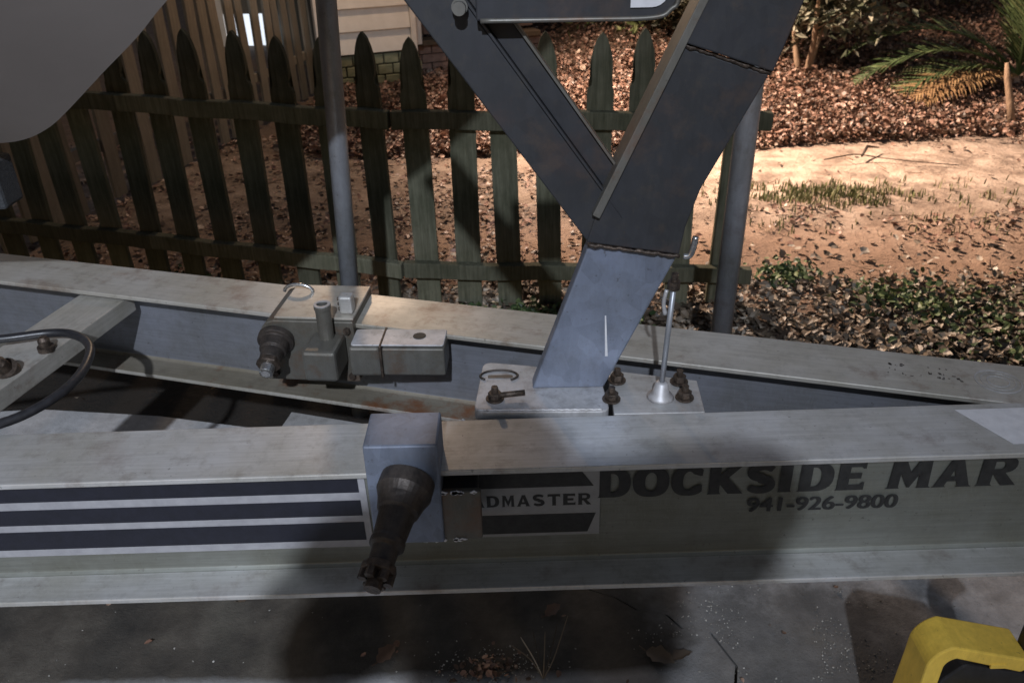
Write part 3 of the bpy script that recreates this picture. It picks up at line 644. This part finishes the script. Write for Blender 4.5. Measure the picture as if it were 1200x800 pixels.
# cross bracket with rounded corner near the top of the fork
cb = [(-0.035, 1.150)] + [(0.178 + 0.030 * math.cos(R(a)), 1.180 + 0.030 * math.sin(R(a))) for a in range(-90, 1, 15)] + [(0.208, 1.30), (-0.035, 1.30)]
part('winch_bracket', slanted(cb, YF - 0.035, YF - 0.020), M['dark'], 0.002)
cb2 = [(0.150, 1.162)] + [(0.176 + 0.020 * math.cos(R(a)), 1.182 + 0.020 * math.sin(R(a))) for a in range(-90, 1, 15)] + [(0.196, 1.30), (0.150, 1.30)]
part('winch_label', slanted(cb2, YF - 0.0375, YF - 0.0355), M['whitevinyl'])
part('bracket_lip', tube(smooth_pts([(-0.030, YF - .035, 1.150), (0.10, YF - .035, 1.1495), (0.178, YF - .035, 1.150), (0.199, YF - .035, 1.159), (0.208, YF - .035, 1.180), (0.208, YF - .035, 1.30)], 6), 0.003, 8), M['dark2'], smooth=True)
part('upper_bolt', lathe_along((-0.055, YF - 0.014, 1.165), (-0.055, YF - 0.08, 1.165), [(0, .010), (.012, .010), (.012, .008), (.028, .008)]), M['dark2'])
# eye rod with its collar
rp = [(0.226, 1.052, 0.603), (0.229, 1.052, 0.70), (0.233, 1.054, 0.80)]
part('eye_rod', tube(rp, 0.0042, 10), M['pipe'], smooth=True)
part('rod_collar', lathe_along((0.226, 1.052, 0.6015), (0.228, 1.052, 0.7), [(0, .021), (.004, .019), (.009, .013), (.026, .0095), (.028, .006)]), M['galvlight'], smooth=True)
part('rod_nut', lathe_along((0.2322, 1.0535, 0.785), (0.234, 1.054, 0.83), [(0, .005), (0, .009), (.012, .009), (.012, .005), (.024, .005)]), M['bolt'])
bm = tube(smooth_pts([(0.223, 1.052, .745), (0.219, 1.05, .765), (0.222, 1.05, .785)], 4), 0.003, 6); part('clip_hook', bm, M['galvlight'], smooth=True)
bm = tube(smooth_pts([(0.244, 1.06, .832), (0.252, 1.058, .834), (0.256, 1.058, .846), (0.258, 1.058, .862)], 4), 0.0045, 8); part('clip_hook', bm, M['chrome'], smooth=True)
# ---- near spindle unit on the near rail
br = part('axle_bracket', box(-0.199, -0.1005, 0.866, 0.944, 0.487, 0.657), M['dark2'] , 0.003, label='square steel block clamped over the nearer rail')
br.data.materials[0] = M['galv']
part('axle_plate', box(-0.1495, -0.047, 0.872, 0.8835, 0.487, 0.572), M['dark2'], 0.003)
part('axle_tube', box(-0.1005, -0.052, 0.8840, 0.938, 0.484, 0.566), M['dark'], 0.003)
def flakes(n, x0, x1, y, z0, z1):
    bm = bmesh.new()
    for i in range(n):
        x = rnd.uniform(x0, x1); z = rnd.uniform(z0, z1); s = rnd.uniform(.002, .007); k = rnd.randint(4, 6)
        bm_prism(bm, [(x + s * rnd.uniform(.5, 1.4) * math.cos(a * 6.28 / k), z + s * rnd.uniform(.25, .7) * math.sin(a * 6.28 / k)) for a in range(k)], y, y - .0015, 'y')
    return bm
part('paint_flakes', flakes(18, -0.11, -0.055, 0.8715, 0.570, 0.574), M['whitevinyl'])
part('paint_flakes', flakes(16, -0.14, -0.075, 0.8712, 0.485, 0.491), M['whitevinyl'])
sa, sb = Vector((-0.143, 0.866, 0.600)), Vector((-0.178, 0.704, 0.550))
part('spindle', lathe_along(sa, sb, [(0, .037), (.022, .0375), (.034, .032), (.050, .028), (.054, .0245), (.090, .0215), (.094, .023), (.101, .023), (.105, .0175), (.127, .0165)], 32), M['rusty'], 0.0012, False)
dsp = (sb - sa).normalized()
part('castle_nut', lathe_along(sa + dsp * .1265, sb + dsp, [(0, .021), (.004, .023), (.010, .023), (.012, .0215)], 10), M['bolt'], 0.001)
bm = bmesh.new(); u = dsp.orthogonal().normalized(); v = dsp.cross(u)
for k in range(6):
    a = k * math.pi / 3; c0 = sa + dsp * .136 + (u * math.cos(a) + v * math.sin(a)) * 0.0160
    bm_tube(bm, [c0, c0 + dsp * .014], 0.0065, 6)
bm_tube(bm, [sa + dsp * .134, sa + dsp * .160], 0.011, 12)
part('nut_castellation', bm, M['bolt'])
# ---- far spindle unit on the far rail (local frame follows the far rail)
Mf = Matrix.Translation((-0.365, 1.385, 0)) @ Matrix.Rotation(ang * 0.35, 4, 'Z')
part('axle_bracket', prism([(-0.088, 0.485)] + [(-0.088 + .028 - .028 * math.cos(R(a)), 0.578 + .034 * math.sin(R(a))) for a in (0, 30, 60, 90)] + [(0.088, 0.612), (0.088, 0.485)], -0.078, 0.062, 'y', Mf), M['dark2'], 0.003, label='dark steel block clamped over the farther rail')
part('bracket_cap', prism([(-0.058, 0.6125), (0.088, 0.6125), (0.088, 0.617), (-0.058, 0.617)], -0.074, 0.060, 'y', Mf), M['alu2'], 0.001)
tp = Mf @ Vector((0.043, -0.0965, 0.585))
bm = lathe_along(tp, tp + Vector((0, 0, 1)), [(0, .0135), (.062, .0135), (.0625, .0150), (.070, .0150), (.070, .010), (.045, .009)], 20); part('pin_sleeve', bm, M['dark2'], 0.0006)
part('sleeve_rim', ring(tp.x, tp.y, .0145, .0100, tp.z + .0702, tp.z + .0722, 24), M['galvlight'])
part('end_block', box(0.060, 0.084, -0.060, -0.036, 0.6172, 0.652, Mf), M['alu'], 0.004)
bm = bmesh.new()
for k in range(3): bm_tube(bm, [Mf @ Vector((0.0600, -0.050, 0.624 + .010 * k)), Mf @ Vector((0.0560, -0.050, 0.624 + .010 * k))], 0.0032, 8)
part('set_screws', bm, M['bolt'])
P = [Mf @ Vector((-0.045 + 0.028 * math.cos(a), 0.030, 0.617 + 0.015 * math.sin(a))) for a in [R(180 - 18 * k) for k in range(11)]]
part('lifting_ring', tube(P, 0.0032, 8), M['chrome'], smooth=True)
for qx, qz in ((-0.070, 0.50), (0.076, 0.50), (0.076, 0.595)): part('bolt', tube([Mf @ Vector((qx, -0.078, qz)), Mf @ Vector((qx, -0.086, qz))], 0.0065, 6), M['bolt'])
part('axle_block', box(0.012, 0.072, -0.152, -0.0785, 0.530, 0.590, Mf), M['dark2'], 0.006)
Mt = Matrix.Translation((-0.330, 1.262, -0.006)) @ Matrix.Rotation(R(-3), 4, 'Z')
part('axle_tube', box(0.048, 0.102, -0.032, 0.030, 0.548, 0.606, Mt), M['dark2'], 0.005)
part('axle_arm', box(0.1065, 0.215, -0.033, 0.031, 0.551, 0.605, Mt), M['dark2'], 0.003)
part('arm_top_plate', prism(rounded([(0.052, -0.028), (0.214, -0.028), (0.214, 0.029), (0.052, 0.029)], .006), 0.6065, 0.6095, 'z', Mt), M['galvlight'], 0.001)
part('pin_hole', lathe_along(Mt @ Vector((0.168, 0.004, 0.6090)), Mt @ Vector((0.168, 0.004, 1)), [(0, .0115), (.0012, .0115)], 20), M['black'])
part('arm_collar', box(0.1022, 0.1062, -0.036, 0.034, 0.546, 0.6105, Mt), M['bolt'], 0.001)
s2a = Mf @ Vector((-0.058, -0.078, 0.575)); s2b = s2a + Vector((-0.004, -0.10, -0.030)); d2 = (s2b - s2a).normalized()
part('spindle', lathe_along(s2a, s2b, [(0, .033), (.012, .033), (.014, .026), (.034, .024), (.036, .020), (.058, .019)], 28), M['rusty'], 0.001)
bm = lathe_along(s2a + d2 * .0585, s2b + d2, [(0, .022), (.012, .022)], 6); part('castle_nut', bm, M['bolt'], 0.002)
part('spindle_tip', lathe_along(s2a + d2 * .071, s2b + d2, [(0, .013), (.016, .012), (.018, .008)], 16), M['chrome'], 0.0005)

# ------------------------------------------------------------------ brake hose looping over the cross member
hp = [(-2.6, 1.1, .42), (-1.9, 1.15, .56), (-1.30, 1.20, .60), (-1.08, 1.245, .61), (-0.915, 1.272, .606), (-0.83, 1.300, .602), (-0.778, 1.288, .602), (-0.733, 1.240, .602), (-0.712, 1.155, .602), (-0.725, 1.080, .601), (-0.771, 1.020, .60), (-0.86, .955, .615), (-1.15, .915, .613), (-1.9, 1.0, .605), (-2.6, 1.1, .43)]
o = obj('rubber_hose', tube(smooth_pts(hp, 8), 0.0078, 12), M['rubber'], smooth=True); tag(o, 'black rubber hose looping over the tan cross member of the trailer', 'hose')

# ------------------------------------------------------------------ boat bow
def hull():
    # keel points from stern side to stem; sections flare outward from the keel
    K = [(-4.0, 1.32, 0.86), (-2.5, 1.32, 0.885), (-1.5, 1.31, 0.915), (-1.0, 1.27, 0.942), (-0.80, 1.245, 0.960), (-0.709, 1.232, 0.977), (-0.651, 1.222, 1.010), (-0.576, 1.212, 1.068), (-0.512, 1.202, 1.116), (-0.451, 1.193, 1.168), (-0.34, 1.18, 1.25), (-0.20, 1.165, 1.36), (-0.05, 1.15, 1.50), (0.10, 1.135, 1.66), (0.22, 1.12, 1.82)]
    K = [tuple(q) for q in smooth_pts([k for k in K[:5]] + [(-.735, 1.236, .968), (-.69, 1.228, .985)] + K[6:], 4)]
    V = []; Fc = []
    n = 11
    for i, (x, y, z) in enumerate(K):
        t = max(0.0, min(1.0, (0.24 - x) / 3.2)); hw = 0.05 + 0.95 * t ** 0.62
        ch = z + (0.10 + 0.30 * (1 - t)) ; gun = 1.98 - 0.10 * t
        if ch > gun - .08: ch = gun - .08
        for s in (-1, 1):
            for k in range(n):
                u_ = k / (n - 1)
                if u_ < 0.5: q = u_ / .5; wv = hw * 0.72 * q; zz = z + (ch - z) * q
                else: q = (u_ - .5) / .5; wv = hw * (0.72 + 0.04 * min(1, q * 8) + .24 * q); zz = ch + (gun - ch) * q
                V.append((x, y + s * wv, zz))
    m_ = 2 * n
    for i in range(len(K) - 1):
        for s in range(2):
            for k in range(n - 1):
                a = i * m_ + s * n + k; Fc.append((a, a + 1, a + 1 + m_, a + m_))
    # deck
    for i in range(len(K) - 1):
        a = i * m_ + n - 1; b = i * m_ + 2 * n - 1; Fc.append((a, b, b + m_, a + m_))
    return V, Fc
boat = empty('boat', (0, 1.2, 0), 'pale grey boat hull bow resting above the trailer at upper left', 'boat')
V, Fc = hull(); hv = raw('hull', [(v[0], v[1] - 1.2, v[2]) for v in V], Fc, M['hull'], boat, smooth=True)
# bunk and its bracket under the keel
part('bunk_board', box(-1.6, -0.815, 1.27, 1.33, 0.845, 0.925), M['bunk'], 0.006)
part('bunk_post', box(-1.215, -1.165, 1.66, 1.70, 0.38, 0.71), M['pipe'], 0.003)
part('bunk_cap', box(-1.24, -1.14, 1.64, 1.72, 0.71, 0.735), M['galvlight'], 0.004)

# ------------------------------------------------------------------ metal pipes standing behind the trailer
def pipe(top, bot, r, label):
    e = bpy.data.objects.new('metal_pipe', None)
    bm = lathe_along(Vector(bot), Vector(top), [(0, r), ((Vector(top) - Vector(bot)).length, r)], 20)
    o = obj('metal_pipe', bm, M['pipe'], smooth=True); tag(o, label, 'pipe', 'galvanized pipes standing behind the trailer'); return o
pipe((-0.368, 1.95, 1.75), (-0.440, 1.95, -0.05), 0.0235, 'left galvanized pipe leaning slightly in front of the picket fence')
pipe((0.572, 1.95, 1.60), (0.570, 1.95, -0.05), 0.028, 'right galvanized pipe beside the winch stand and the end of the picket fence')

# ------------------------------------------------------------------ picket fences
def picket_mesh(h, wd=0.081, th=0.016):
    a = wd / 2
    prof = [(0.000, 0.000), (0.008, 0.008), (0.016, 0.020), (0.024, 0.042), (0.031, 0.070), (0.034, 0.100), (0.032, 0.122), (0.026, 0.138), (0.028, 0.150), (0.037, 0.160), (a, 0.170)]
    P = [(a, 0)] + [(x, h - d) for x, d in reversed(prof)]
    P += [(-x, z) for x, z in reversed(P) if x > 0]
    bm = prism(P, -th / 2, th / 2, 'y'); me = bpy.data.meshes.new('picket'); bmesh.ops.triangulate(bm, faces=[f for f in bm.faces if len(f.verts) > 4])
    bmesh.ops.recalc_face_normals(bm, faces=bm.faces); bm.to_mesh(me); bm.free(); return me
def fence(name, label, path, spacing, h, m, rails, rail_h=0.055, start=0.0, side=-1, jitter=0.004, railt=0.034):
    root = empty(name, (*path[0], 0), label, 'fence')
    me = picket_mesh(h); me.materials.append(m)
    segs = []
    for a, b in zip(path[:-1], path[1:]):
        a = Vector(a); b = Vector(b); segs.append((a, b, (b - a).length))
    s = start; tot = sum(q[2] for q in segs); base = Vector(path[0])
    while s < tot:
        r = s
        for a, b, L in segs:
            if r <= L: break
            r -= L
        p = a + (b - a) * (r / L); an = math.atan2(b.y - a.y, b.x - a.x)
        o = bpy.data.objects.new('picket', me); link(o, root)
        o.location = (p.x - base.x, p.y - base.y, gz(p.x, p.y) * 0.3 + rnd.uniform(-.012, .010)); o.rotation_euler = (rnd.gauss(0, .010), rnd.gauss(0, .013), an + rnd.gauss(0, .012))
        o.scale = (rnd.uniform(.97, 1.03), 1, 1); s += (spacing(p.x) if callable(spacing) else spacing) + rnd.uniform(-jitter, jitter)
    for ri, (z0, z1) in enumerate(rails):
        acc = 0
        for si, (a, b, L) in enumerate(segs):
            an = math.atan2(b.y - a.y, b.x - a.x); za = z0 + (z1 - z0) * acc / tot; zb = z0 + (z1 - z0) * (acc + L) / tot; acc += L
            bm = bmesh.new(); n = 12; pr = None
            for k in range(n + 1):
                t = k / n; z = za + (zb - za) * t + 0.003 * math.sin(k * 1.3 + ri)
                y0 = side * 0.0105; y1 = side * (0.0105 + railt)
                q = [bm.verts.new((L * t, y0, z)), bm.verts.new((L * t, y1, z)), bm.verts.new((L * t, y1, z + rail_h)), bm.verts.new((L * t, y0, z + rail_h))]
                if pr:
                    for e in range(4): bm.faces.new((pr[e], pr[(e + 1) % 4], q[(e + 1) % 4], q[e]))
                else: bm.faces.new(q)
                pr = q
            bm.faces.new(list(reversed(pr)))
            o = obj('rail', bm, m, root, bevel=0.0035); o.location = (a.x - base.x, a.y - base.y, 0); o.rotation_euler = (0, 0, an)
    return root
fence('picket_fence', 'dark algae stained picket fence with gothic tops right behind the trailer', [(-2.22, 3.05), (-1.30, 2.83), (-0.36, 2.585), (0.815, 2.55)], lambda x: 0.153 if x < -0.5 else 0.1425, 0.905, M['fence'], [(0.655, 0.605), (0.165, 0.085)], start=0.156)
part2 = fence('picket_fence', 'pale tan picket fence running away behind the dark one toward the house', [(-2.05, 3.15), (-1.72, 4.4), (-1.32, 6.2)], 0.138, 1.22, M['fence2'], [(0.95, 0.95), (0.22, 0.22)], side=1)

# ------------------------------------------------------------------ house corner
hx, hy = -1.235, 5.98; wl = math.atan2(0.42, 1.0)
house = empty('house', (hx, hy, 0), 'house corner with cream lap siding over a low mossy block foundation', 'house', rz=wl)
L_ = 0.60
z = 0.235; k = 0
bm = box(0.0, L_, 0.03, 3.0, 0.0, 3.2); obj('wall_core', bm, M['mortar'], house)
while z < 3.2:
    obj('siding_board', prism([(-0.012, z), (0.016, z + 0.150), (0.030, z + 0.150), (0.030, z)], 0.048, L_ - .002, 'x'), M['siding'], house); z += 0.150; k += 1
obj('corner_trim', box(-0.075, 0.045, -0.020, 0.05, 0.205, 3.2), M['siding'], house, bevel=.003)
obj('corner_trim', box(L_ + .001, L_ + 0.040, -0.022, 0.05, 0.205, 3.2), M['siding'], house, bevel=.003)
bm_proto = None
me = None
for j, zz in enumerate((0.005, 0.078, 0.151)):
    x = -0.06 - 0.05 * (j % 2)
    while x < L_:
        if me is None:
            o = obj('foundation_block', box(0, 0.104, 0.0, 0.028, 0, 0.066), M['block'], house, bevel=.006); me = o.data
        else:
            o = bpy.data.objects.new('foundation_block', me); link(o, house); b_ = o.modifiers.new('bevel', 'BEVEL'); b_.width = .006; b_.segments = 2
        o.location = (x, 0.0 + rnd.uniform(-.004, .002), zz); o.rotation_euler = (0, rnd.gauss(0, .008), 0); x += 0.113
# porch pier to the right of the siding
obj('porch_sill', box(L_ + .06, L_ + 1.15, 0.25, 0.40, 0.20, 0.24), M['privacy'], house, bevel=.004)
obj('porch_post', box(L_ + .065, L_ + 0.115, 0.10, 0.15, 0.241, 3.0), M['siding'], house, bevel=.003)
me = None
for j in range(3):
    for i in range(6):
        if me is None: o = obj('brick', box(0, .19, 0, .05, 0, .058), M['brick'], house, bevel=.004); me = o.data
        else: o = bpy.data.objects.new('brick', me); link(o, house)
        o.location = (L_ + .05 + .2 * i - .08 * (j % 2), .30 + rnd.uniform(-.004, .004), .004 + .066 * j)
obj('porch_wall', box(L_ + .05, L_ + 1.2, .52, .6, .241, 3.0), M['brick'], house)
# door with a glowing low panel added for the bright patch there
gd = empty('glow_door', (-2.62, 8.0, 0), 'door with an added glowing panel seen through the gaps of the pale fence', 'door')
obj('glow_pane', box(0.05, .85, 0, .02, -.02, 0.26), M['lit'], gd); obj('door_frame', box(-.03, .049, -.02, .05, -.03, 2.2), M['siding'], gd); obj('door_frame', box(.851, .93, -.02, .05, -.03, 2.2), M['siding'], gd); obj('door_panel', box(.05, .85, 0, .02, .261, 2.1), M['fence2'], gd)

# ------------------------------------------------------------------ privacy fence, shrubs, palm
pf = empty('privacy_fence', (-0.6, 7.9, 0), 'tall brown board fence at the back of the yard with ivy on it', 'fence')
me = None
for i in range(26):
    if me is None: o = obj('board', box(0, .135, 0, .018, -.05, 1.9), M['privacy'], pf, bevel=.002); me = o.data
    else: o = bpy.data.objects.new('board', me); link(o, pf)
    o.location = (i * .146, rnd.uniform(-.004, .004), rnd.uniform(-.02, .02)); o.rotation_euler = (0, rnd.gauss(0, .004), 0)
for z in (.35, 1.5): obj('rail', box(0, 3.8, .02, .06, z, z + .09), M['privacy'], pf)
def shrub(name, label, base, h, rad, n, leafm, ls, trunks=3, cat='shrub', fill=1.0, spread=0.35, trad=0.018, zmin=0.25):
    root = empty(name, base, label, cat); tips = []
    for k in range(trunks):
        a = k * 6.28 / trunks + rnd.uniform(-.4, .4); P = [Vector((0.03 * math.cos(a), 0.03 * math.sin(a), -0.03))]
        d = Vector((math.cos(a) * spread, math.sin(a) * spread, 1)).normalized(); q = P[0].copy()
        for i in range(7):
            d = (d + Vector((rnd.gauss(0, .12), rnd.gauss(0, .12), 0.03))).normalized(); q = q + d * h / 9; P.append(q.copy())
        bm = tube(P, [trad * (1 - i / 9) for i in range(8)], 7)
        for j in range(5):
            s = P[rnd.randint(3, 7)]; dd = Vector((rnd.gauss(0, 1), rnd.gauss(0, 1), rnd.uniform(.2, 1))).normalized(); Lb = h * rnd.uniform(.15, .35)
            bm_tube(bm, [s, s + dd * Lb * .5, s + dd * Lb + Vector((0, 0, .02))], [trad * .35, trad * .25, trad * .1], 5); tips.append(s + dd * Lb)
        obj('stem', bm, M['bark'], root, smooth=True); tips += P[4:]
    cl = [t + Vector((rnd.gauss(0, rad * .35), rnd.gauss(0, rad * .35), rnd.gauss(0, h * .09))) for t in tips for _ in range(3)]
    Vv = []; Ff = []
    for i in range(n):
        c = rnd.choice(cl); p = c + Vector((rnd.gauss(0, rad * .13), rnd.gauss(0, rad * .13), rnd.gauss(0, rad * .12)))
        if p.z < zmin * h * rnd.uniform(.5, 1.2): continue
        s = ls * rnd.uniform(.6, 1.3); Mx = Matrix.Translation(p) @ Matrix.Rotation(rnd.uniform(0, 6.28), 4, 'Z') @ Matrix.Rotation(rnd.gauss(0, .8), 4, 'X') @ Matrix.Rotation(rnd.gauss(0.2, .7), 4, 'Y'); b = len(Vv)
        Vv += [Mx @ Vector(t) for t in ((0, 0, 0), (s * .4, s * .2, s * .05), (s, 0, -s * .05), (s * .4, -s * .2, s * .05))]; Ff += [(b, b + 1, b + 2), (b, b + 2, b + 3)]
    raw('foliage', Vv, Ff, M[leafm], root); return root
shrub('small_tree', 'small multi stemmed tree with pale leaves standing on the leaf bed', (2.18, 6.15, gz(2.2, 6.15)), 1.15, 0.5, 3000, 'shrub', 0.085, 3, 'tree', trad=0.026, zmin=.30, spread=.22)
shrub('shrub', 'dark leafy shrub left of the small pale leaved tree', (1.75, 6.9, .02), 1.3, 0.7, 3600, 'darkshrub', 0.08, 4, zmin=.05)
shrub('shrub', 'dark brown shrub behind the small pale leaved tree', (2.9, 7.6, .05), 1.7, 0.8, 4200, 'darkshrub', 0.09, 5, zmin=.02)
shrub('shrub', 'dim brown thicket left of the palm fronds', (3.7, 8.0, .05), 1.8, 0.9, 4600, 'darkshrub', 0.09, 5, zmin=.02)
shrub('shrub', 'dark thicket at upper right behind the palm', (5.0, 8.2, .05), 2.0, 1.1, 5200, 'darkshrub', 0.10, 5, zmin=.02)
shrub('ivy', 'green ivy clump climbing the brown board fence', (0.75, 7.55, 0), 0.95, 0.42, 2600, 'ivy', 0.075, 5, 'plant', trad=0.008, zmin=.1)
shrub('shrub', 'low dark shrub at the right end of the board fence', (1.45, 7.3, 0), 0.7, 0.4, 1800, 'darkshrub', 0.07, 4, zmin=.02)
def palm(base, label, fr):
    root = empty('palm', base, label, 'palm')
    for (az, el, L, droop, mk) in fr:
        P = []; d = Vector((math.cos(az) * math.cos(el), math.sin(az) * math.cos(el), math.sin(el))); q = Vector((0, 0, .05)); n = 16
        for i in range(n + 1):
            P.append(q.copy()); d = (d + Vector((0, 0, -droop / n))).normalized(); q = q + d * L / n
        bm = tube(P, [0.010 * (1 - i / (n + 4)) for i in range(n + 1)], 5)
        side0 = Vector((-math.sin(az), math.cos(az), 0))
        for i in range(2, n + 1):
            for sub in (0, .33, .66):
                pa = P[i - 1].lerp(P[i], sub); t = (i - 1 + sub) / n; ll = L * 0.24 * math.sin(math.pi * min(1, t * .85 + .12)) + .02; dd = (P[i] - P[i - 1]).normalized()
                for s in (-1, 1):
                    tip = pa + (side0 * s * .8 + dd * .75 + Vector((0, 0, .15 + rnd.uniform(-.15, .1)))).normalized() * ll
                    wv = dd * 0.006; a_ = bm.verts.new(pa - wv); b_ = bm.verts.new(pa + wv); c_ = bm.verts.new(tip + Vector((0, 0, -.02 * ll))); mid = pa.lerp(tip, .5); e_ = bm.verts.new(mid + wv * 1.2 + Vector((0, 0, .01))); f_ = bm.verts.new(mid - wv * 1.2 + Vector((0, 0, .01)))
                    bm.faces.new((a_, b_, e_, f_)); bm.faces.new((f_, e_, c_))
        me = bpy.data.meshes.new('frond'); bm.to_mesh(me); bm.free(); me.materials.append(M[mk]); o = bpy.data.objects.new('frond', me); link(o, root)
    return root
palm((3.38, 5.55, 0.05), 'green palm with arching feather fronds at the right edge of the yard', [
    (R(172), R(38), 1.15, 1.5, 'palm'), (R(185), R(25), 1.0, 1.2, 'palm'), (R(160), R(50), 1.2, 1.7, 'palm'), (R(196), R(14), 1.05, .8, 'drypalm'), (R(204), R(8), .9, .5, 'drypalm'),
    (R(100), R(70), 1.4, .9, 'palm'), (R(60), R(60), 1.3, 1.1, 'palm'), (R(20), R(50), 1.2, 1.3, 'palm'), (R(130), R(76), 1.5, .8, 'palm'), (R(210), R(78), 1.4, .5, 'palm'), (R(230), R(66), 1.3, .9, 'palm'), (R(300), R(55), 1.1, 1.2, 'palm'), (R(250), R(84), 1.4, .3, 'palm'), (R(340), R(72), 1.4, .6, 'palm')])
bm = tube([(2.93, 4.72, -.02), (2.90, 4.76, .12), (2.87, 4.80, .25), (2.855, 4.82, .33)], [.022, .020, .018, .010], 9)
tag(obj('wooden_stake', bm, M['bark'], smooth=True), 'short pale brown stake leaning in the leaves before the palm', 'stake')
bm = tube(smooth_pts([(1.62, 4.10, .012), (1.78, 4.12, .03), (1.90, 4.09, .02), (2.05, 4.02, .018), (2.25, 3.97, .01)], 4), [.0035] * 8 + [.0025] * 9, 6); bm_tube(bm, [(1.82, 4.12, .02), (1.87, 4.19, .05), (1.95, 4.23, .03)], [.006, .008, .003], 6)
tag(obj('fallen_twig', bm, M['bolt'], smooth=True), 'dark twig lying on the bright sand', 'twig')

# ------------------------------------------------------------------ yellow tool at lower right
tool = empty('work_light', (0.608, 0.848, -0.010), 'yellow and black plastic tool housing at the lower right corner on the driveway', 'tool')
def bandpath(off):
    r = 0.048 - off
    return [(off - 0.006, 0.06), (off, 0.235)] + [(0.048 - r * math.cos(R(a)), 0.270 + r * math.sin(R(a))) for a in range(8, 74, 8)] + [(0.153 - off * .3, 0.284 - off)]
o_ = bandpath(0); i_ = bandpath(0.026)
bm = prism(o_ + [(0.160, 0.270)] + list(reversed(i_)), -0.030, 0.032, 'y'); obj('yellow_guard', bm, M['yellow'], tool, bevel=.004)
obj('guard_screw', lathe_along((0.018, -0.030, 0.225), (0.018, -0.1, 0.225), [(0, .005), (.0022, .005), (.003, .003)], 12), M['bolt'], tool)
obj('guard_tab', box(0.095, 0.118, -0.0318, -0.028, 0.270, 0.279), M['yellow'], tool, bevel=.001)
bm = prism(rounded([(0.026, 0.02), (0.028, 0.235), (0.06, 0.275), (0.16, 0.250), (0.22, 0.02)], .012), -0.027, 0.028, 'y'); obj('black_body', bm, M['blackplastic'], tool, bevel=.003)
bm = prism(rounded([(0.040, 0.02), (0.040, 0.205), (0.060, 0.226), (0.22, 0.196), (0.22, 0.02)], .015), -0.044, -0.0275, 'y'); obj('yellow_panel', bm, M['yellow'], tool, bevel=.003)
obj('black_handle', tube(smooth_pts([(0.19, 0, 0.02), (0.185, 0, .2), (0.176, .0, .28), (0.182, .0, .33), (0.22, 0, .36)], 6), 0.022, 16), M['blackplastic'], tool, smooth=True)
obj('foot', box(-0.01, 0.24, -0.06, 0.06, 0.0105, 0.0295), M['blackplastic'], tool, bevel=.004)

# ------------------------------------------------------------------ the person taking the picture; only the shadow is in view
def person():
    vs = {'pelvis': ((-.04, -.50, .95), .15), 'waist': ((-.04, -.47, 1.14), .14), 'chest': ((-.04, -.43, 1.36), .165), 'uchest': ((-.03, -.39, 1.48), .14), 'neck': ((-.05, -.35, 1.54), .062), 'chin': ((-.06, -.32, 1.56), .074), 'head': ((-.06, -.315, 1.597), .086), 'crown': ((-.06, -.32, 1.637), .055),
          'shL': ((-.22, -.38, 1.49), .080), 'elL': ((-.33, -.33, 1.27), .060), 'wrL': ((-.11, -.13, 1.23), .032), 'haL': ((-.07, -.085, 1.245), .030),
          'shR': ((.12, -.38, 1.535), .105), 'elR': ((.22, -.27, 1.495), .075), 'wrR': ((.15, -.13, 1.32), .036), 'haR': ((.075, -.085, 1.255), .030),
          'hiL': ((-.13, -.42, .90), .11), 'knL': ((-.15, -.40, .50), .068), 'anL': ((-.16, -.44, .09), .045), 'toL': ((-.17, -.30, .04), .038),
          'hiR': ((.07, -.42, .90), .11), 'knR': ((.09, -.38, .50), .068), 'anR': ((.10, -.42, .09), .045), 'toR': ((.11, -.28, .04), .038)}
    es = [('pelvis', 'waist'), ('waist', 'chest'), ('chest', 'uchest'), ('uchest', 'neck'), ('neck', 'chin'), ('chin', 'head'), ('head', 'crown')]
    for s in 'LR': es += [('uchest', 'sh' + s), ('sh' + s, 'el' + s), ('el' + s, 'wr' + s), ('wr' + s, 'ha' + s), ('pelvis', 'hi' + s), ('hi' + s, 'kn' + s), ('kn' + s, 'an' + s), ('an' + s, 'to' + s)]
    names = list(vs); me = bpy.data.meshes.new('person')
    me.from_pydata([vs[n_][0] for n_ in names], [(names.index(a), names.index(b)) for a, b in es], []); me.materials.append(M['jacket'])
    o = bpy.data.objects.new('person', me); C.objects.link(o)
    sk = o.modifiers.new('skin', 'SKIN'); sk.use_smooth_shade = True
    for i, n_ in enumerate(names):
        d = me.skin_vertices[0].data[i]; r_ = vs[n_][1]; d.radius = (r_, r_); d.use_root = (n_ == 'pelvis')
    ss = o.modifiers.new('sub', 'SUBSURF'); ss.levels = 2; ss.render_levels = 2
    tag(o, 'person in dark clothes with raised arms, seen only as a shadow on the rail', 'person')
    for s in (-1, 1):
        for k in range(5):
            b0 = Vector((s * .065 + .005, -.080, 1.235 + .016 * k)) if k < 4 else Vector((s * .062, -.09, 1.225))
            tp_ = b0 + (Vector((-s * .045, .006, .004)) if k < 4 else Vector((-s * .02, -.03, .035)))
            obj('finger', tube([b0, b0.lerp(tp_, .5) + Vector((0, .008, 0)), tp_], [.009, .008, .006], 8), M['skin'], o, smooth=True)
person()
